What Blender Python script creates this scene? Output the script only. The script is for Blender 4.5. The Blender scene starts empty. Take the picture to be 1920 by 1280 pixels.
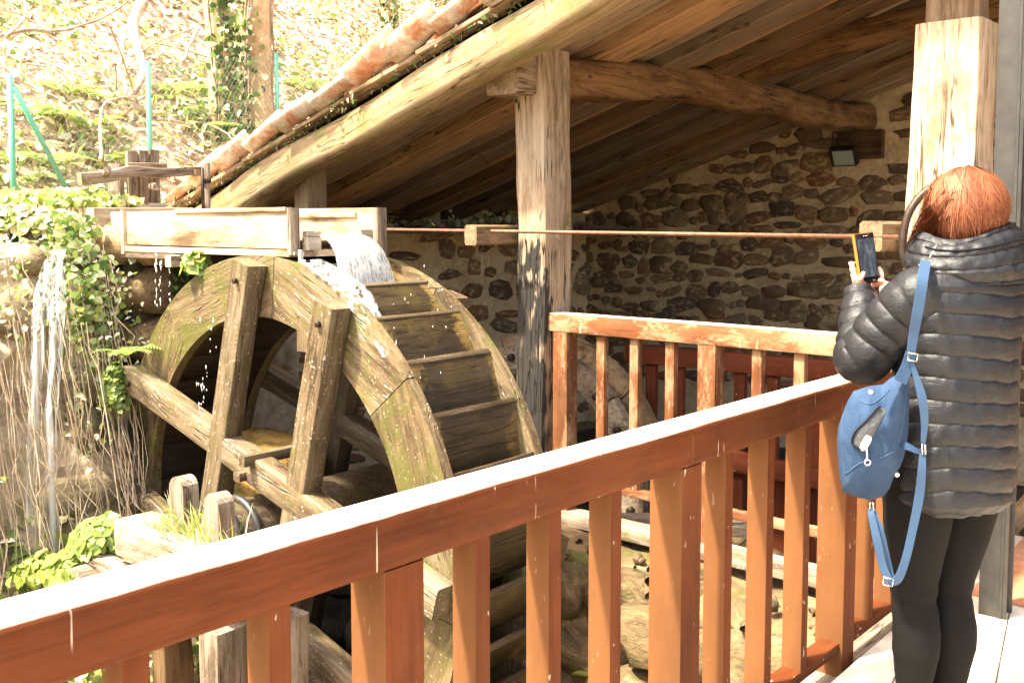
import bpy, bmesh, math, random
import numpy as np
from mathutils import Vector, Matrix, noise, Euler
random.seed(7); np.random.seed(7)
PI = math.pi
S = bpy.context.scene
COL = S.collection
# ------------------------------------------------------------------ camera, sky, sun, exposure
F_PX = 1800.0; TILT = math.radians(4.0); EYE = 1.534; HOR = 425.0
CY = HOR + F_PX * math.tan(TILT)
cd = bpy.data.cameras.new('camera'); cam = bpy.data.objects.new('camera', cd); COL.objects.link(cam)
cam.location = (0, 0, EYE); cam.rotation_euler = (PI / 2 - TILT, 0, 0)
cd.sensor_width = 36; cd.lens = 36 * F_PX / 1920; cd.shift_y = -(CY - 640) / 1920 * -1
cd.shift_y = (CY - 640) / 1920
cd.clip_start = .05; cd.clip_end = 500
S.camera = cam
SUN_EL = math.radians(60); SUN_DIR_H = None
A = Vector((.65, .76, 0)).normalized(); B = Vector((-A.y, A.x, 0)); Z = Vector((0, 0, 1))
phi = math.radians(26)
hd = (-A) * math.cos(phi) + B * math.sin(phi)
SUNV = hd * math.cos(SUN_EL) + Z * math.sin(SUN_EL)
w = bpy.data.worlds.new('World'); S.world = w; w.use_nodes = True
nt = w.node_tree; bg = nt.nodes['Background']
sky = nt.nodes.new('ShaderNodeTexSky'); sky.sky_type = 'NISHITA'; sky.sun_disc = False
sky.sun_elevation = SUN_EL; sky.sun_rotation = math.atan2(SUNV.x, SUNV.y); sky.dust_density = 6; sky.ozone_density = .6; sky.air_density = .8
nt.links.new(sky.outputs[0], bg.inputs[0]); bg.inputs[1].default_value = .15
sd = bpy.data.lights.new('sun', 'SUN'); sd.energy = 3.7; sd.angle = math.radians(3.0); sd.color = (1, .93, .80)
sun = bpy.data.objects.new('sun', sd); COL.objects.link(sun)
sun.rotation_euler = SUNV.to_track_quat('Z', 'Y').to_euler(); sun.location = SUNV * 30
vs = S.view_settings; vs.view_transform = 'Standard'; vs.look = 'None'; vs.exposure = 2.32; vs.gamma = 1
try:
    vs.use_white_balance = True; vs.white_balance_temperature = 6950; vs.white_balance_tint = 6
except Exception: pass
S.render.engine = 'CYCLES'
cy = S.cycles; cy.use_denoising = True; cy.max_bounces = 8; cy.diffuse_bounces = 5; cy.transparent_max_bounces = 24
cy.sample_clamp_indirect = 10; cy.caustics_reflective = False; cy.caustics_refractive = False

# ------------------------------------------------------------------ coordinates
FW = Vector((0, math.cos(TILT), -math.sin(TILT))); UP = Vector((0, math.sin(TILT), math.cos(TILT))); RT = Vector((1, 0, 0)); EYEP = Vector((0, 0, EYE))
def W(u, v, z): return A * u + B * v + Z * z                   # building axes to world
def at(x, y, Y):                                               # a place Y metres out that the survey of the photo gave
    r = FW + RT * ((x - 960) / F_PX) + UP * ((CY - y) / F_PX)
    return EYEP + r * (Y / r.y)
def on(x, y, n, d):
    r = FW + RT * ((x - 960) / F_PX) + UP * ((CY - y) / F_PX)
    return EYEP + r * ((d - n.dot(EYEP)) / n.dot(r))
def N3(p, s=1.0, o=0.0): return noise.noise(Vector((p[0] * s + o, p[1] * s + o * 1.7, p[2] * s - o)))

# ------------------------------------------------------------------ objects
LOC = {}
def empty(name, loc, label=None, cat=None, group=None, kind=None):
    o = bpy.data.objects.new(name, None); COL.objects.link(o); o.location = loc; o.empty_display_size = .1
    LOC[o] = Matrix.Translation(Vector(loc)); tag(o, label, cat, group, kind); return o
def tag(o, label=None, cat=None, group=None, kind=None):
    for k, x in (('label', label), ('category', cat), ('group', group), ('kind', kind)):
        if x: o[k] = x
    return o
def link(name, me, parent=None, M=None, mat=None, smooth=False):
    o = bpy.data.objects.new(name, me); COL.objects.link(o); M = M or Matrix.Identity(4)
    if mat is not None and not me.materials:
        for m in (mat if isinstance(mat, (list, tuple)) else [mat]): me.materials.append(m)
    if smooth: me.polygons.foreach_set('use_smooth', [True] * len(me.polygons))
    LOC[o] = M
    if parent is not None:
        o.parent = parent; o.matrix_basis = LOC[parent].inverted() @ M
    else: o.matrix_basis = M
    return o
def mesh(name, vs_, fs): 
    me = bpy.data.meshes.new(name); me.from_pydata([tuple(v) for v in vs_], [], fs); me.update(); return me
def npmesh(name, V, Fq, mi=None):
    V = np.asarray(V, dtype=np.float32); Fq = np.asarray(Fq, dtype=np.int32); me = bpy.data.meshes.new(name); k = Fq.shape[1]
    me.vertices.add(len(V)); me.vertices.foreach_set('co', V.ravel()); me.loops.add(Fq.size); me.loops.foreach_set('vertex_index', Fq.ravel())
    me.polygons.add(len(Fq)); me.polygons.foreach_set('loop_start', np.arange(0, Fq.size, k, dtype=np.int32)); me.polygons.foreach_set('loop_total', np.full(len(Fq), k, dtype=np.int32))
    if mi is not None: me.polygons.foreach_set('material_index', np.asarray(mi, dtype=np.int32))
    me.update(calc_edges=True); return me
def frame(p0, xdir, up=Z):
    x = xdir.normalized(); y = up.cross(x)
    if y.length < 1e-4: y = Vector((0, 1, 0)).cross(x)
    y.normalize(); z = x.cross(y)
    return Matrix(((x.x, y.x, z.x, p0.x), (x.y, y.y, z.y, p0.y), (x.z, y.z, z.z, p0.z), (0, 0, 0, 1)))
def section(w_, h_, r, n=2):
    r = min(r, w_ * .5, h_ * .5); out = []
    for cx, cy_, a0 in ((w_ / 2 - r, h_ / 2 - r, 0), (-w_ / 2 + r, h_ / 2 - r, 90), (-w_ / 2 + r, -h_ / 2 + r, 180), (w_ / 2 - r, -h_ / 2 + r, 270)):
        for i in range(n + 1):
            a = math.radians(a0 + 90 * i / n); out.append((cx + r * math.cos(a), cy_ + r * math.sin(a)))
    return out
def beam(name, p0, p1, w_, h_, mat, parent=None, r=.008, wob=0.0, seg=None, n=2, taper=1.0, curve=None, up=Z, scale=1.0, jit=0.0, label=None):
    """A timber from p0 to p1; w_ sideways, h_ upwards; wob = unevenness of a hewn log."""
    p0 = Vector(p0); p1 = Vector(p1); L = (p1 - p0).length; M = frame(p0, p1 - p0, up); sec = section(w_, h_, r, n); k = len(sec)
    ns = seg or (1 if wob == 0 and not curve else max(4, int(L / .12))); o = random.random() * 50; vs_ = []; fs = []
    for i in range(ns + 1):
        t = i / ns; x = L * t; s = 1 + (taper - 1) * t; cy_, cz = curve(t) if curve else (0, 0)
        for (a, b) in sec:
            y, z = a * s, b * s
            if wob:
                q = Vector((x * 1.3, y * 2.5, z * 2.5)); d = wob * (N3(q, 1.0, o) * 1.3 + .5 * N3(q, 3.1, o + 9))
                l = math.hypot(y, z) or 1; y += d * y / l; z += d * z / l
                y += wob * .9 * N3((x * .8, 0, 3), 1, o + 4); z += wob * .9 * N3((x * .8, 7, 0), 1, o + 8)
            vs_.append((x + (random.uniform(-jit, jit) if i in (0, ns) else 0), y + cy_, z + cz))
    for i in range(ns):
        for j in range(k):
            a = i * k + j; b = i * k + (j + 1) % k; fs.append((a, b, b + k, a + k))
    fs.append(tuple(range(k - 1, -1, -1))); fs.append(tuple(range(ns * k, ns * k + k)))
    me = mesh(name, vs_, fs)
    if n > 1 or wob:
        me.polygons.foreach_set('use_smooth', [True] * len(me.polygons))
        me.polygons[-1].use_smooth = False; me.polygons[-2].use_smooth = False
        try: me.set_sharp_from_angle(angle=math.radians(38))
        except Exception: pass
    ob = link(name, me, parent, M, mat)
    if label: ob['label'] = label
    return ob
def tube(name, pts, rad, mat, parent=None, k=8, closed=False, M=None, flat=1.0):
    pts = [Vector(p) for p in pts]; n = len(pts); rads = rad if isinstance(rad, (list, tuple)) else [rad] * n
    vs_ = []; fs = []; ref = Z
    for i, p in enumerate(pts):
        t = (pts[(i + 1) % n] - pts[i - 1]) if closed else (pts[min(i + 1, n - 1)] - pts[max(i - 1, 0)])
        t.normalize(); 
        if abs(t.dot(ref)) > .98: ref = Vector((0, 1, 0))
        s = t.cross(ref).normalized(); ref = s.cross(t).normalized()
        for j in range(k):
            a = 2 * PI * j / k; vs_.append(p + s * (math.cos(a) * rads[i]) + ref * (math.sin(a) * rads[i] * flat))
    m = n if closed else n - 1
    for i in range(m):
        for j in range(k):
            a = i * k + j; b = i * k + (j + 1) % k; c = ((i + 1) % n) * k; fs.append((a, b, c + (j + 1) % k, c + j))
    if not closed: fs.append(tuple(range(k - 1, -1, -1))); fs.append(tuple(range((n - 1) * k, n * k)))
    return link(name, mesh(name, vs_, fs), parent, M, mat, smooth=True)
def spline(pts, per=6):
    pts = [Vector(p) for p in pts]; out = []
    for i in range(len(pts) - 1):
        p0 = pts[max(i - 1, 0)]; p1 = pts[i]; p2 = pts[i + 1]; p3 = pts[min(i + 2, len(pts) - 1)]
        for j in range(per):
            t = j / per; out.append(.5 * ((2 * p1) + (p2 - p0) * t + (2 * p0 - 5 * p1 + 4 * p2 - p3) * t * t + (3 * p1 - p0 - 3 * p2 + p3) * t ** 3))
    out.append(pts[-1]); return out
def disc_peg(name, c, axis, r, L, mat, parent, k=10, dome=0.0):
    ax = axis.normalized(); pts = [c, c + ax * L * .9, c + ax * L]
    return tube(name, pts, [r, r, r * .8], mat, parent, k=k)

# ------------------------------------------------------------------ materials
class NT:
    def __init__(s, name, rough=.8, spec=.3):
        s.m = bpy.data.materials.new(name); s.m.use_nodes = True; s.t = s.m.node_tree; s.b = s.t.nodes['Principled BSDF']
        s.b.inputs['Roughness'].default_value = rough; s.b.inputs['Specular IOR Level'].default_value = spec
        s.co = s.t.nodes.new('ShaderNodeTexCoord').outputs['Object']
    def n(s, k, **kw):
        q = s.t.nodes.new(k)
        for a, x in kw.items(): setattr(q, a, x)
        return q
    def l(s, a, b): s.t.links.new(a, b)
    def rnd(s): return s.n('ShaderNodeObjectInfo').outputs['Random']
    def map(s, sc, src=None, shift=True):
        q = s.n('ShaderNodeMapping'); s.l(src or s.co, q.inputs['Vector']); q.inputs['Scale'].default_value = sc
        if shift:
            c = s.n('ShaderNodeVectorMath', operation='SCALE'); c.inputs[0].default_value = (31, 17, 23); s.l(s.rnd(), c.inputs['Scale']); s.l(c.outputs[0], q.inputs['Location'])
        return q.outputs[0]
    def noise(s, v, sc, det=4, rough=.6, dist=0):
        q = s.n('ShaderNodeTexNoise'); s.l(v, q.inputs['Vector']); q.inputs['Scale'].default_value = sc; q.inputs['Detail'].default_value = det
        q.inputs['Roughness'].default_value = rough; q.inputs['Distortion'].default_value = dist; return q.outputs['Fac']
    def ramp(s, f, stops):
        q = s.n('ShaderNodeValToRGB'); s.l(f, q.inputs[0]); e = q.color_ramp.elements
        while len(e) > 1: e.remove(e[0])
        for i, (p, c) in enumerate(stops):
            if i == 0: e[0].position = p; x = e[0]
            else: x = e.new(p)
            c = c if isinstance(c, (tuple, list)) else (c, c, c); x.color = (*c[:3], 1)
        return q.outputs[0]
    def mix(s, f, a, b, mode='MIX'):
        q = s.n('ShaderNodeMix', data_type='RGBA', blend_type=mode)
        for sock, x in ((q.inputs[0], f), (q.inputs[6], a), (q.inputs[7], b)):
            if hasattr(x, 'is_output'): s.l(x, sock)
            elif isinstance(x, (tuple, list)): sock.default_value = (*x[:3], 1)
            else: sock.default_value = x
        return q.outputs[2]
    def math(s, op, a, b=0):
        q = s.n('ShaderNodeMath', operation=op)
        for sock, x in ((q.inputs[0], a), (q.inputs[1], b)):
            if hasattr(x, 'is_output'): s.l(x, sock)
            else: sock.default_value = x
        return q.outputs[0]
    def col(s, c):
        if hasattr(c, 'is_output'): s.l(c, s.b.inputs['Base Color'])
        else: s.b.inputs['Base Color'].default_value = (*c[:3], 1)
    def bump(s, h, st=.4, d=.01, prev=None):
        q = s.n('ShaderNodeBump'); s.l(h, q.inputs['Height']); q.inputs['Strength'].default_value = st; q.inputs['Distance'].default_value = d
        if prev is not None: s.l(prev, q.inputs['Normal'])
        s.l(q.outputs[0], s.b.inputs['Normal']); return q.outputs[0]
    def rough(s, f, lo, hi):
        q = s.n('ShaderNodeMapRange'); s.l(f, q.inputs[0]); q.inputs[3].default_value = lo; q.inputs[4].default_value = hi; s.l(q.outputs[0], s.b.inputs['Roughness'])
def wood(name, dark, mid, light, rough=.85, spec=.2, gs=1.0, moss=0.0, mosscol=(.12, .12, .025), crack=.5, var=.35, bump=.5, dirt=0.0, ends=0.0, blot=1.0, axis=0, specks=0.0):
    t = NT(name, rough, spec)
    sc = [26 * gs, 26 * gs, 26 * gs]; sc[axis] = 2.0 * gs; v = t.map(sc)
    g = t.noise(v, 1.0, 10, .74, .9)
    c = t.ramp(g, [(.30, dark), (.47, mid), (.66, light)])
    sc2 = [5.5, 5.5, 5.5]; sc2[axis] = 1.5; pt = t.noise(t.map(sc2), 1.0, 8, .7, .5)
    c = t.mix(t.ramp(pt, [(.52, 0), (.68, .7 * blot)]), c, light)
    c = t.mix(t.ramp(pt, [(.34, blot), (.50, 0)]), c, t.mix(1, c, (.38, .34, .30), 'MULTIPLY'))
    gp_ = t.noise(t.map((1.7, 1.7, 1.7)), 1.0, 5, .6); c = t.mix(t.ramp(gp_, [(.45, 0), (.62, .45)]), c, t.mix(1, c, (.80, .92, 1.0), 'MULTIPLY'))
    kv = [17, 17, 17]; kv[axis] = 1.1; k = t.noise(t.map(kv), 1.0, 3, .5, .25)
    kr = t.ramp(t.math('ABSOLUTE', t.math('SUBTRACT', k, .5)), [(.006, 1), (.022, 0)])
    km = t.noise(t.map((2.4, 2.4, 2.4)), 1.0, 2, .5); kr = t.math('MULTIPLY', kr, t.ramp(km, [(.44, 0), (.56, 1)]))
    c = t.mix(t.math('MULTIPLY', kr, crack), c, (.018, .010, .006))
    kn = t.n('ShaderNodeTexVoronoi'); sv = [3.0, 3.0, 3.0]; sv[axis] = 1.6; t.l(t.map(sv), kn.inputs['Vector']); kn.inputs['Scale'].default_value = 1.6
    kd = t.ramp(kn.outputs['Distance'], [(.03, 1), (.09, 0)]); c = t.mix(t.math('MULTIPLY', kd, .75), c, (.03, .015, .008))
    if moss > 0:
        mn = t.noise(t.map((3, 3, 3)), 1.3, 8, .72); mm = t.ramp(mn, [(.62 - .3 * moss, 0), (.72 - .22 * moss, 1)]); c = t.mix(t.math('MULTIPLY', mm, .85), c, mosscol)
    if ends > 0:
        sp = t.n('ShaderNodeSeparateXYZ'); t.l(t.co, sp.inputs[0]); dx = t.math('ABSOLUTE', t.math('SUBTRACT', sp.outputs[0], .293)); en = t.noise(t.map((7, 7, 7)), 1.2, 6, .7)
        c = t.mix(t.ramp(t.math('ADD', dx, t.math('MULTIPLY', t.math('SUBTRACT', en, .5), .35)), [(.23, 0), (.27, ends)]), c, (.22, .14, .045))
    if dirt > 0:
        dn = t.noise(t.map((9, 9, 9)), 1.0, 8, .75); c = t.mix(t.math('MULTIPLY', t.ramp(dn, [(.45, 0), (.62, 1)]), dirt), c, dark)
    if specks > 0:
        sn = t.noise(t.map((60, 60, 60)), 1.0, 2, .5); c = t.mix(t.math('MULTIPLY', t.ramp(sn, [(.66, 0), (.70, 1)]), specks), c, (.7, .62, .5))
    r = t.rnd(); c = t.mix(1, c, t.ramp(r, [(0, 1 - var), (1, 1 + var * .5)]), 'MULTIPLY')
    t.col(c); hb = t.math('SUBTRACT', g, t.math('MULTIPLY', kr, 1.6)); hb2 = t.noise(t.map((40, 40, 40)), 1, 3, .6); t.bump(t.math('ADD', hb, t.math('MULTIPLY', hb2, .35)), bump, .012)
    return t.m
def rock(name, cols, rough=.9, sc=3.0, bump=.8, moss=0, var=.4, spec=.2, dist=.03):
    t = NT(name, rough, spec); v = t.map((sc, sc, sc)); g = t.noise(v, 1.6, 10, .68, .4); c = t.ramp(g, [(.28 + .44 * i / (len(cols) - 1), x) for i, x in enumerate(cols)])
    q = t.noise(v, 9, 5, .7); c = t.mix(.5, c, t.mix(1, c, t.ramp(q, [(.3, .45), (.7, 1.5)]), 'MULTIPLY'))
    if moss:
        mn = t.noise(t.map((1, 1, 1)), 2.2, 8, .72); c = t.mix(t.ramp(mn, [(.66 - .3 * moss, 0), (.76 - .3 * moss, .9)]), c, (.085, .09, .02))
    c = t.mix(1, c, t.ramp(t.rnd(), [(0, 1 - var), (1, 1 + var)]), 'MULTIPLY')
    t.col(c); t.bump(t.math('ADD', g, t.math('MULTIPLY', q, .4)), bump, dist); return t.m
def plain(name, c, rough=.6, spec=.4, metal=0, bsc=0, bst=.2, var=0, nz=0):
    t = NT(name, rough, spec); t.b.inputs['Metallic'].default_value = metal
    if nz or bsc:
        g = t.noise(t.map((1, 1, 1)), bsc or 20, 6, .65)
        cc = t.mix(t.ramp(g, [(.3, 0), (.7, 1)]), tuple(x * (1 - nz) for x in c), tuple(x * (1 + nz) for x in c))
        if bsc: t.bump(g, bst, .004)
    else: cc = c
    if var: cc = t.mix(1, cc, t.ramp(t.rnd(), [(0, 1 - var), (1, 1 + var)]), 'MULTIPLY')
    t.col(cc); return t.m
def leafmat(name, c, c2, trans=.35, rough=.45):
    t = NT(name, rough, .35); g = t.noise(t.co, 9, 3, .6); t.col(t.mix(g, c, c2))
    tr = t.n('ShaderNodeBsdfTranslucent'); tr.inputs[0].default_value = (c2[0] * 1.5, c2[1] * 1.5, c2[2] * 1.2, 1)
    mx = t.n('ShaderNodeMixShader'); mx.inputs[0].default_value = trans; out = t.t.nodes['Material Output']
    t.l(t.b.outputs[0], mx.inputs[1]); t.l(tr.outputs[0], mx.inputs[2]); t.l(mx.outputs[0], out.inputs[0]); return t.m
M = {}
M['old'] = wood('weathered_oak', (.128, .072, .038), (.289, .187, .111), (.442, .332, .221), moss=.12, crack=.8)
M['oldpale'] = wood('bleached_oak', (.30, .20, .12), (.56, .42, .28), (.74, .60, .44), moss=.1, mosscol=(.20, .18, .06), crack=.9, var=.1, dirt=.25)
M['char'] = wood('grey_brown_oak_charred', (.13, .082, .05), (.34, .235, .15), (.50, .385, .27), crack=1, var=.05, moss=.1, gs=.9, bump=.9)
M['rafter'] = wood('rafter_grey_oak', (.20, .14, .09), (.25, .165, .105), (.30, .22, .15), crack=.8, var=.60, blot=.3, gs=.7, bump=.5)
M['rafter2'] = wood('rafter_orange_oak', (.21, .115, .055), (.26, .145, .070), (.34, .21, .12), crack=.8, var=.60, blot=.3, gs=.7, bump=.5)
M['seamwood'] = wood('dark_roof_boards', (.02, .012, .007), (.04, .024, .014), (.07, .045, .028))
M['tie'] = wood('tie_beam_oak', (.072, .034, .014), (.200, .100, .040), (.272, .160, .072), crack=.8, var=.1, gs=.6)
M['verge'] = wood('verge_oak', (.128, .076, .038), (.289, .200, .111), (.391, .297, .178), moss=.45, mosscol=(.187, .178, .068), crack=.6, var=.1, gs=.7, blot=.5)
M['wheel'] = wood('wet_wheel_oak', (.022, .014, .008), (.07, .047, .026), (.14, .10, .06), rough=.4, spec=.5, moss=.25, mosscol=(.06, .055, .015), crack=.4, var=.25, specks=.2)
M['wheelrim'] = wood('wet_rim_oak', (.045, .029, .015), (.135, .09, .045), (.25, .18, .10), rough=.36, spec=.5, moss=.5, mosscol=(.095, .095, .02), crack=.5, var=.08, specks=.35, bump=.7)
M['bucket'] = wood('wet_bucket_oak', (.012, .008, .004), (.040, .027, .013), (.08, .055, .027), rough=.3, spec=.5, moss=.35, mosscol=(.085, .06, .018), var=.3, ends=.85)
M['sole'] = wood('soaked_dark_oak', (.008, .005, .003), (.022, .014, .008), (.045, .03, .018), rough=.5, spec=.4, var=.2)
M['spoke'] = wood('spoke_oak', (.055, .034, .018), (.135, .092, .052), (.23, .17, .105), rough=.45, spec=.45, moss=.3, mosscol=(.10, .085, .025), crack=.5, var=.15, specks=.5)
M['flume'] = wood('flume_plank', (.272, .176, .104), (.440, .320, .208), (.576, .464, .336), crack=.3, var=.08, bump=.2, gs=.6)
M['grey'] = wood('grey_timber', (.126, .081, .054), (.297, .216, .153), (.450, .369, .288), crack=.7, moss=.15, specks=.3)
M['block'] = wood('brown_block', (.150, .090, .045), (.300, .195, .105), (.375, .270, .165), crack=.3, gs=.8, bump=.2)
M['guide'] = wood('guide_block_oak', (.12, .07, .035), (.24, .155, .085), (.34, .24, .15), crack=.4, gs=.8, bump=.3, moss=.15)
M['darkwood'] = wood('shed_dark_wood', (.04, .022, .012), (.11, .06, .03), (.17, .1, .05))
def paint(name, base, worn, wearlo=.62, rough=.38, top=None, drip=(40, 120, 120), side=None):
    t = NT(name, rough, .12); v = t.map((2.2, 60, 60)); g = t.noise(v, 1, 8, .72, .8)
    c = t.ramp(g, [(.34, tuple(x * .72 for x in base)), (.5, base), (.66, tuple(min(1, x * 1.18) for x in base))])
    bl = t.noise(t.map((2.5, 7, 7)), 1, 6, .65); c = t.mix(1, c, t.ramp(bl, [(.35, .68), (.65, 1.2)]), 'MULTIPLY')
    p = t.noise(t.map((2.0, 5, 5)), 1.2, 9, .78); c = t.mix(t.ramp(p, [(wearlo, 0), (wearlo + .1, .85)]), c, worn)
    p2 = t.noise(t.map((3, 3, 3)), .8, 4, .6); c = t.mix(t.ramp(p2, [(.45, 0), (.75, .45)]), c, t.mix(.5, worn, base))
    d = t.noise(t.map((30, 300, 30)), .5, 2, .5); 
    s = t.noise(t.map(drip), .6, 2, .5); s2 = t.noise(t.map((4, 4, 4)), 2.2, 2, .5)
    sp = t.math('MULTIPLY', t.ramp(s, [(.69, 0), (.71, 1)]), t.ramp(s2, [(.48, 0), (.56, 1)])); c = t.mix(t.math('MULTIPLY', sp, .6), c, (.62, .52, .42))
    dk = t.noise(t.map((6, 6, 6)), 1.5, 8, .7); c = t.mix(t.ramp(dk, [(.60, 0), (.72, .55)]), c, (.10, .055, .03))
    c = t.mix(1, c, t.ramp(t.rnd(), [(0, .85), (1, 1.12)]), 'MULTIPLY')
    if side:   # sunlit side of the uprights painted tan: sunlight and dust put into the colour
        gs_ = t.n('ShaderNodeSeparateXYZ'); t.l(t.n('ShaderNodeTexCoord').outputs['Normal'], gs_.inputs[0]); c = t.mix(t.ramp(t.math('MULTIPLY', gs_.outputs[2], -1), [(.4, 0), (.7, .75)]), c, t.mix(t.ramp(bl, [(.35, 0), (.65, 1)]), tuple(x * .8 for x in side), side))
    if top:   # upper side of the rail painted pale: glare of sun and sky in the colour
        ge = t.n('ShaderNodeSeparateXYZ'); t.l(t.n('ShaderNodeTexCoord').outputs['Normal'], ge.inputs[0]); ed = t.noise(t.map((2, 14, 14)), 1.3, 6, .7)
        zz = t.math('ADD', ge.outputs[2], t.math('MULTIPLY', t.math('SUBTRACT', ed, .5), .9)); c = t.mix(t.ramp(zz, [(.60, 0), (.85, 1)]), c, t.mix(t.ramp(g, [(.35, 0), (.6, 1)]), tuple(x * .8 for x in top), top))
    t.col(c); t.rough(p, .55, .8); t.bump(g, .15, .004); return t.m
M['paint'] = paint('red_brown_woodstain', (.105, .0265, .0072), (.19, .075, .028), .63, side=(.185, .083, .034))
M['raillittop'] = paint('red_brown_woodstain_lit_top', (.105, .0265, .0072), (.19, .075, .028), .64, top=(.60, .48, .37), drip=(130, 130, 6))
M['paintworn'] = paint('worn_red_brown_woodstain', (.17, .062, .026), (.38, .235, .13), .50)
M['paintwornlittop'] = paint('worn_red_brown_woodstain_lit_top', (.17, .062, .026), (.40, .25, .14), .46, top=(.60, .48, .37), drip=(70, 70, 4.5))
M['paintred'] = paint('fresh_red_woodstain', (.120, .028, .012), (.280, .096, .048), .72)
M['mortar'] = rock('sandy_mortar', [(.38, .28, .155), (.56, .43, .26), (.66, .53, .34)], sc=2, var=0, bump=.6, dist=.02)
def stonemat():
    t = NT('rubble_stone', .85, .25); r = t.rnd(); c = t.ramp(r, [(0, (.085, .060, .040)), (.16, (.20, .125, .065)), (.30, (.10, .072, .048)), (.44, (.25, .15, .072)), (.56, (.22, .16, .10)), (.68, (.25, .105, .045)), (.80, (.11, .088, .068)), (.9, (.27, .185, .105)), (1, (.17, .10, .055))])
    g = t.noise(t.map((4, 4, 4)), 1.5, 9, .7, .3); c = t.mix(.85, c, t.mix(1, c, t.ramp(g, [(.25, .4), (.5, 1.0), (.75, 1.8)]), 'MULTIPLY'))
    q = t.noise(t.map((3, 3, 3)), 1.1, 7, .7); c = t.mix(t.ramp(q, [(.53, 0), (.63, .9)]), c, (.50, .39, .23))
    t.col(c); t.bump(g, .8, .02); return t.m
M['stone'] = stonemat()
M['rockwall'] = rock('wet_bank_rock', [(.03, .022, .013), (.10, .07, .038), (.19, .125, .062), (.27, .20, .12)], sc=2.2, moss=.35, var=.2, dist=.06, rough=.6)
M['palerock'] = rock('pale_bank_stone', [(.111, .081, .047), (.255, .200, .119), (.374, .306, .204)], sc=1.6, moss=.22, var=.25, dist=.04)
M['bankrock'] = rock('sunlit_bank_earth', [(.22, .15, .09), (.46, .36, .24), (.62, .52, .38)], sc=2, moss=.15, var=0, dist=.05)
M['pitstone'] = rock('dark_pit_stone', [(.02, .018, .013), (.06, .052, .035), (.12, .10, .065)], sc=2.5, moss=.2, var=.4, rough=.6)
M['plaster'] = rock('patchy_plaster', [(.16, .10, .055), (.42, .34, .24), (.55, .48, .38)], sc=1.6, var=.1, bump=.3)
M['soil'] = rock('hill_soil', [(.28, .20, .13), (.48, .37, .26), (.62, .50, .38)], sc=1.2, moss=.2, var=0, dist=.05)
M['terracotta'] = rock('terracotta_tile', [(.30, .11, .05), (.48, .21, .11), (.60, .50, .40), (.70, .62, .52)], sc=3, moss=.12, var=.35, bump=.3, dist=.01)
M['rust'] = plain('rusty_iron', (.20, .095, .055), .6, .4, .3, 30, .3, nz=.5)
M['blackiron'] = plain('dark_iron', (.045, .028, .020), .5, .5, .5, 40, .3, nz=.4)
M['steel'] = plain('painted_steel', (.055, .052, .048), .45, .5, .5, 14, .15, nz=.25)
M['green'] = plain('green_post_paint', (.10, .36, .24), .4, .5, 0, 0)
M['wire'] = plain('green_wire', (.16, .22, .16), .5, .4)
M['chromed'] = plain('worn_bright_iron', (.45, .42, .38), .4, .5, .7, 40, .3, nz=.3)
M['glass'] = plain('lamp_glass', (.35, .42, .38), .08, .8)
M['bark'] = rock('ivy_bark', [(.40, .27, .14), (.60, .44, .25), (.7, .56, .36)], sc=2.5, var=.15, bump=.9, dist=.05)
M['root'] = rock('pale_roots', [(.3, .2, .12), (.55, .42, .28), (.7, .58, .44)], sc=5, var=0)
M['branch'] = rock('dead_branch_bark', [(.16, .10, .06), (.42, .32, .24), (.6, .5, .42)], sc=3, var=.3)
LEAF = [leafmat('leaf_dark', (.035, .07, .018), (.06, .11, .03)), leafmat('leaf_mid', (.13, .20, .05), (.22, .30, .10)), leafmat('leaf_yellow', (.22, .27, .05), (.34, .38, .10)),
        leafmat('litter_brown', (.36, .23, .15), (.52, .38, .28), .1, .8), leafmat('litter_tan', (.56, .46, .35), (.74, .65, .53), .1, .8), leafmat('leaf_fresh', (.15, .23, .05), (.27, .36, .11)), leafmat('dry_grass', (.45, .38, .2), (.6, .52, .33), .2, .8), leafmat('leaf_grey', (.36, .42, .24), (.52, .56, .38), .2, .3)]
def watermat(name, dens=.5, sx=40, sz=2.5, lo=.42, hi=.6):
    t = NT(name, .25, .6); t.col((.9, .92, .93)); v = t.map((sx, sx, sz), shift=False); g = t.noise(v, 1, 5, .6, .3)
    f = t.ramp(g, [(lo, 0), (hi, dens)]); tr = t.n('ShaderNodeBsdfTransparent'); tl = t.n('ShaderNodeBsdfTranslucent'); tl.inputs[0].default_value = (.85, .88, .9, 1)
    m0 = t.n('ShaderNodeMixShader'); m0.inputs[0].default_value = .5; t.l(t.b.outputs[0], m0.inputs[1]); t.l(tl.outputs[0], m0.inputs[2])
    mx = t.n('ShaderNodeMixShader'); t.l(f, mx.inputs[0]); t.l(tr.outputs[0], mx.inputs[1]); t.l(m0.outputs[0], mx.inputs[2]); t.l(mx.outputs[0], t.t.nodes['Material Output'].inputs[0]); t.bump(g, .6, .02); return t.m
M['fall'] = watermat('falling_water', .9, 60, 1.6, .34, .62)
M['stream'] = watermat('thin_waterfall', .75, 46, 1.0, .44, .66)
M['film'] = watermat('water_film', .9, 22, 9, .44, .62)
t = NT('pool_water', .06, .8); t.col((.03, .03, .02)); t.bump(t.noise(t.co, 9, 4, .6), .5, .03); M['pool'] = t.m
t = NT('canal_water', .15, .6); t.col((.25, .22, .14)); t.bump(t.noise(t.co, 14, 4, .6), .6, .03); M['canal'] = t.m

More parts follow.
